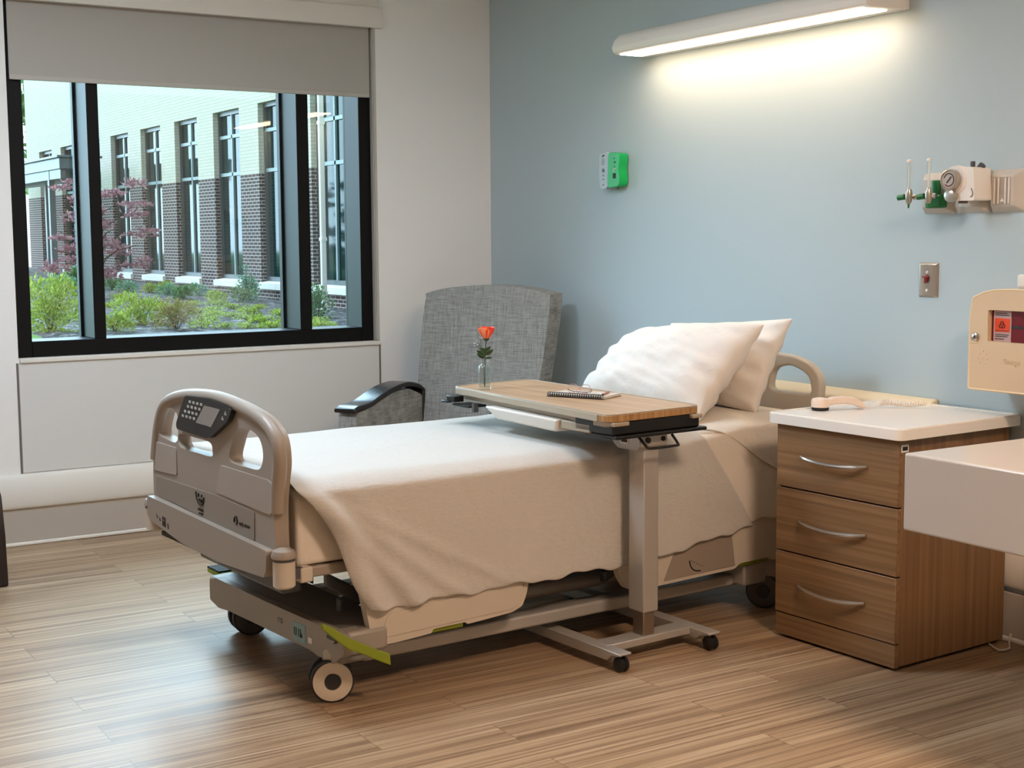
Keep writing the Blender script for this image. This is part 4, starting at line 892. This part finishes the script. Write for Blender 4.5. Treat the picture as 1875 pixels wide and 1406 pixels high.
# ------------------------------------------------------------------ on the head wall
# green and white handheld device in a wall cradle
gd = thing('wall_device', 'green and white handheld device hanging in a wall cradle by the corner', 'wall device', (1.10, 0, 1.60))
MB().prism(smooth_outline([(-.022, .0), (.035, .002), (.040, .08), (.035, .155), (-.02, .157), (-.032, .12), (-.035, .05)], 4), d=(0, -.045, 0), F=lambda a, b: (a, -.006, b)).build('cradle', M['pale_blue_plastic'], gd, bev=.006, seg=3)
MB().box(-.015, .03, -.006, 0, .02, .13).build('mount', M['white'], gd)
m = MB(); m.cyl((.003, -.051, .078), (.003, -.0535, .078), .009, seg=18)
for z in (.055, .037, .012): m.cyl((.003, -.051, z), (.003, -.053, z), .0035, seg=12)
for z in (.105, .113, .121, .13): m.box(-.010, .012, -.0525, -.050, z, z+.0022)
m.build('buttons', mat('grey_button', '66707a', .5), gd)
MB().prism([(-.006, .14), (.012, .145), (.010, .151), (-.004, .147)], d=(0, -.002, 0), F=lambda a, b: (a, -.0508, b)).build('indicator', M['ink'], gd)
gb = MB().prism(smooth_outline([(.045, .004), (.09, .0), (.128, .006), (.134, .04), (.128, .08), (.134, .12), (.128, .148), (.09, .156), (.05, .152), (.044, .08)], 4), d=(0, -.05, 0), F=lambda a, b: (a, -.006, b)).build('green_cover', M['bright_green'], gd, bev=.014, seg=4)
m = MB(); m.prism(round_poly([(.086, .038), (.108, .038), (.108, .062), (.086, .062)], .003), d=(0, -.002, 0), F=lambda a, b: (a, -.0555, b)); m.cyl((.1, -.0555, .112), (.1, -.0578, .112), .0045, seg=12).cyl((.098, -.0555, .092), (.098, -.0575, .092), .003, seg=12).cyl((.095, -.0555, .13), (.095, -.0575, .13), .003, seg=12)
m.build('openings', M['ink'], gb)
MB().tube([(.09, -.057, .068), (.098, -.0585, .080), (.108, -.057, .082)], .0028, 6, n=3).build('clip', M['white'], gb)
MB().cyl((.09, -.03, .004), (.09, -.03, -.014), .006, .004, 12).build('cord_end', mat('grey_cord', '6d7370', .5), gd)

# pull switch plate
sw = thing('emergency_switch', 'stainless wall plate with a dark red call switch', 'wall switch', (3.012, 0, 1.214))
MB().hexa([(-.042, 0, -.062), (.046, 0, -.062), (.046, 0, .062), (-.042, 0, .062)], [(-.036, -.009, -.056), (.034, -.009, -.056), (.034, -.009, .056), (-.036, -.009, .056)]).build('plate', M['chrome'], sw, bev=.002)
MB().lathe([(.010, 0), (.010, .006), (.006, .010)], (0, -.009, .008), (0, -1, 0), 18).box(-.014, .014, -.022, -.017, .008, .014).box(-.005, .006, -.022, -.016, -.010, .012).build('toggle', M['red'], sw, bev=.002)
for z in (.028, -.036): MB().cyl((0, -.009, z), (0, -.012, z), .005, seg=14).build('screw', M['white'], sw)

# medical gas outlets
def outlet(x0, x1, label):
    t = thing('gas_outlet', label, 'gas outlet', ((x0+x1)/2, 0, 1.518)); h = (x1-x0)/2
    MB().hexa([(-h, 0, -.072), (h, 0, -.072), (h, 0, .072), (-h, 0, .072)], [(-h+.018, -.035, -.050), (h-.030, -.035, -.050), (h-.030, -.035, .048), (-h+.018, -.035, .048)]).build('plate', M['cream_plate'], t, bev=.003)
    return t, h
t, h = outlet(2.986, 3.124, 'pale wall outlet plate behind the green oxygen fittings')
t, h = outlet(3.130, 3.274, 'pale wall outlet plate behind the vacuum regulator')
t, h = outlet(3.280, 3.418, 'empty slotted wall outlet plate right of the vacuum regulator')
MB().box(-h+.028, h-.042, -.0345, -.0355, -.046, .044).build('slot_panel', M['steel'], t)
m = MB()
for x in (-h+.032, -h+.048, h-.062, h-.048): m.box(x, x+.0045, -.040, -.035, -.044, .042)
m.build('guide_rails', M['white'], t, bev=.0008); MB().prism([(-.012, -.036), (.006, -.036), (-.003, -.026)], d=(0, -.003, 0), F=lambda a, b: (a, -.0355, b)).build('catch', M['white'], t)

fm = thing('oxygen_flowmeter', 'twin oxygen flowmeter with green knobs and clear upright tubes', 'flowmeter', (3.083, -.035, 1.50))
MB().box(-.034, .036, -.04, .0, -.035, .012).build('adapter', M['med_green'], fm, bev=.008, seg=3)
MB().cyl((0, -.02, .01), (0, -.02, .06), .016, seg=20).build('green_fitting', M['med_green'], fm, bev=.003)
MB().box(-.018, .018, -.045, -.035, -.002, .016).build('metal_clasp', M['chrome'], fm, bev=.002)
MB().cyl((-.085, -.075, .004), (.01, -.04, .004), .0055, seg=14).lathe([(.005, 0), (.009, .006), (.009, .014), (.005, .02)], (-.045, -.06, .004), (-.938, -.346, 0), 14).build('cross_pipe', M['chrome'], fm, sm=True)
for tx, ty in ((-.064, -.085), (.024, -.085)):
    tb = MB().lathe([(.0085, 0), (.0085, .092), (.009, .094), (.0065, .1)], (tx, ty, .03), seg=20).build('flow_tube', M['clear'], fm, sm=True)
    MB().cyl((tx, ty, .032), (tx, ty, .122), .003, seg=10).build('inner_tube', M['white'], tb)
    MB().lathe([(.0098, 0), (.0098, .006), (.004, .01)], (tx, ty, .124), seg=18).build('tube_cap', M['white'], tb)
    MB().lathe([(.006, -.02), (.008, -.016), (.011, -.010), (.012, .0), (.012, .022), (.009, .032)], (tx, ty, 0), seg=18).build('valve_body', M['chrome'], tb, sm=True)
    MB().cyl((tx-.014, ty-.004, .006), (tx-.04, ty-.012, .002), .0105, .0095, 16).build('valve_knob', M['med_green'], tb, bev=.002)
    MB().cyl((tx, ty, -.018), (tx, ty, -.034), .0045, .003, 10).build('outlet_barb', M['med_green'], tb)

vr = thing('vacuum_regulator', 'off white vacuum regulator with a round pressure gauge', 'regulator', (3.25, -.035, 1.538))
MB().prism(round_poly([(-.050, -.052), (.052, -.052), (.044, .058), (-.02, .062), (-.056, .04)], .010, 4), d=(0, -.085, 0), F=lambda a, b: (a, 0, b)).build('body', M['solid_white'], vr, bev=.008, seg=3)
MB().box(-.025, .025, 0, .034, -.03, .03).build('wall_plug', M['steel'], vr)
MB().lathe([(.046, 0), (.049, .01), (.049, .03), (.045, .042)], (-.03, -.05, .018), (0, -1, 0), 32).build('gauge_housing', M['solid_white'], vr, sm=True)
gh = MB().lathe([(.036, 0), (.036, .02), (.031, .023), (.029, .018)], (-.036, -.09, .018), (0, -1, 0), 32).build('gauge_ring', M['steel'], vr, sm=True)
MB().cyl((-.036, -.105, .018), (-.036, -.109, .018), .029, seg=32).build('gauge_face', M['gauge_face'], gh)
m = MB(); m.tube([(-.036+.021*math.cos(a), -.1095, .018+.021*math.sin(a)) for a in [PI*.9-i*PI*.12 for i in range(14)]], .0016, 5); m.build('scale_arc', M['ink'], gh)
m = MB(); m.tube([(-.036+.021*math.cos(a), -.1095, .018+.021*math.sin(a)) for a in [PI*1.25+i*PI*.06 for i in range(6)]], .0018, 5); m.build('red_arc', M['red'], gh)
MB().tube([(-.044, -.1105, .008), (-.026, -.1105, .028)], .0016, 6).build('needle', M['ink'], gh)
MB().lathe([(.02, 0), (.022, .006), (.021, .022), (.012, .025)], (-.036, -.085, -.034), (0, -1, 0), 24).build('control_knob', M['steel'], vr, sm=True)
MB().cyl((.012, -.05, .06), (.012, -.05, .078), .008, seg=14).cyl((.02, -.03, .05), (.036, -.03, .066), .012, seg=14).build('selector', M['dark_grey'], vr)
MB().tube([(.038, -.0865, -.012), (.044, -.0865, -.022), (.044, -.0865, -.034), (.036, -.0865, -.04)], .0018, 6, n=3).build('hook_mark', M['steel'], vr)
MB().lathe([(.014, 0), (.016, -.004), (.015, -.008)], (-.024, -.05, -.052), seg=18).build('trap_lid', mat('bronze_cap', '6a5346', .4), vr)
MB().lathe([(.013, -.008), (.013, -.04), (.006, -.046)], (-.024, -.05, -.052), seg=18).build('trap_jar', M['clear'], vr, sm=True)

# sharps box
sb = thing('sharps_container', 'beige wall mounted sharps disposal cabinet with a maroon window', 'sharps container', (3.34, 0, .868))
ol = round_poly([(-.004, .0), (.43, .0), (.43, .31), (.30, .328), (.16, .33), (.09, .326), (.05, .318), (.006, .300), (-.004, .22)], .008, 4)
wn = [(.068, .16), (.36, .16), (.36, .262), (.068, .262)]
MB().prism(ol, [round_poly(wn, .006, 3)], d=(0, .025, 0), F=lambda a, b: (a, -.165, b)).build('front_door', M['beige'], sb, bev=.008, seg=3)
MB().prism([(x*.97+.006, z*.985+.002) for x, z in ol], d=(0, .14, 0), F=lambda a, b: (a, -.14, b)).build('cabinet', M['beige'], sb, bev=.004)
MB().tube([(a, -.163, b) for a, b in ol], .004, 6, closed=True).build('door_edge', M['beige_light'], sb, sm=True)
wi = MB().box(.06, .37, -.146, -.139, .155, .268).build('viewing_window', M['maroon'], sb)
MB().box(.148, .36, -.148, -.1455, .205, .213).build('fill_line', M['ink'], wi)
lb = MB().box(.078, .146, -.1485, -.1455, .158, .26).build('biohazard_label', M['label_pink'], wi)
MB().box(.084, .141, -.150, -.148, .192, .236).build('orange_panel', M['orange'], lb)
m = MB(); cx, cz = .1125, .214
for k in range(3):
    a = PI/2+k*2*PI/3; m.tube([(cx+math.cos(a)*.0062+.006*math.cos(t+a), -.1505, cz+math.sin(a)*.0062+.006*math.sin(t+a)) for t in [R(-140)+i*R(280)/12 for i in range(13)]], .0014, 5)
m.tube([(cx+.0045*math.cos(t), -.1505, cz+.0045*math.sin(t)) for t in [i*PI/6 for i in range(12)]], .0009, 5, closed=True)
m.box(.088, .137, -.1505, -.1495, .1955, .1972)
m.build('biohazard_symbol', M['ink'], lb)
m = MB()
for z, x1 in ((.245, .138), (.251, .13), (.182, .138), (.176, .134), (.168, .12)): m.box(.085, x1, -.1495, -.148, z, z+.0022)
m.build('small_print', M['ink'], lb)
lk = MB().lathe([(.013, 0), (.013, .006), (.010, .008)], (.022, -.165, .172), (0, -1, 0), 22).build('lock', M['chrome'], sb, sm=True)
MB().cyl((.022, -.172, .172), (.022, -.1745, .172), .004, seg=12).build('keyhole', M['ink'], lk)
MB().box(-.004, .03, -.168, -.16, .152, .156).build('lock_shelf', M['beige_light'], sb)
m = MB()
for x, z in ((.052, .128), (.038, .118), (.064, .118), (.032, .104), (.051, .106), (.071, .104), (.039, .09), (.062, .088)): m.lathe([(.0042, 0), (.003, .0014)], (x, -.1652, z), (0, -1, 0), 10)
m.build('embossed_dots', M['beige'], sb)
text('embossed_text', 'Sharps', .026, M['beige'], sb, (.165, -.1655, .098), (PI/2, 0, 0), .001)
gk = thing('glove_bracket', 'white plastic bracket on the wall above the sharps box', 'bracket', (3.50, 0, 1.199))
MB().box(-.045, .05, -.09, 0, 0, .046).build('body', M['white'], gk, bev=.008, seg=3)
MB().box(-.035, .04, -.092, -.088, .008, .036).build('front_lip', M['white'], gk, bev=.001)
# ------------------------------------------------------------------ camera and view
cam = bpy.data.cameras.new('camera'); co_ = bpy.data.objects.new('camera', cam); C.objects.link(co_)
yaw, pit, rol = R(31.81), R(6.08), R(-.37)
fw = Vector((-math.cos(yaw)*math.cos(pit), math.sin(yaw)*math.cos(pit), -math.sin(pit))); rt = fw.cross(Vector((0, 0, 1))).normalized(); up = rt.cross(fw)
r2 = rt*math.cos(rol)+up*math.sin(rol); u2 = -rt*math.sin(rol)+up*math.cos(rol)
Mx = Matrix((r2, u2, -fw)).transposed().to_4x4(); Mx.translation = Vector((6.436, -3.866, 1.38)); co_.matrix_world = Mx
cam.sensor_width = 36; cam.lens = 2550*36/1875; cam.clip_start = .02; cam.clip_end = 300
sc = bpy.context.scene; sc.camera = co_
sc.view_settings.view_transform = 'Standard'; sc.view_settings.look = 'None'; sc.view_settings.exposure = 1.34; sc.view_settings.gamma = 1; sc.view_settings.use_curve_mapping = False
cy = sc.cycles; cy.max_bounces = 8; cy.diffuse_bounces = 5; cy.transparent_max_bounces = 12; cy.transmission_bounces = 8; cy.glossy_bounces = 4; cy.sample_clamp_indirect = 6; cy.use_denoising = True; cy.caustics_reflective = False; cy.caustics_refractive = False
try: cy.denoiser = 'OPENIMAGEDENOISE'
except Exception: pass
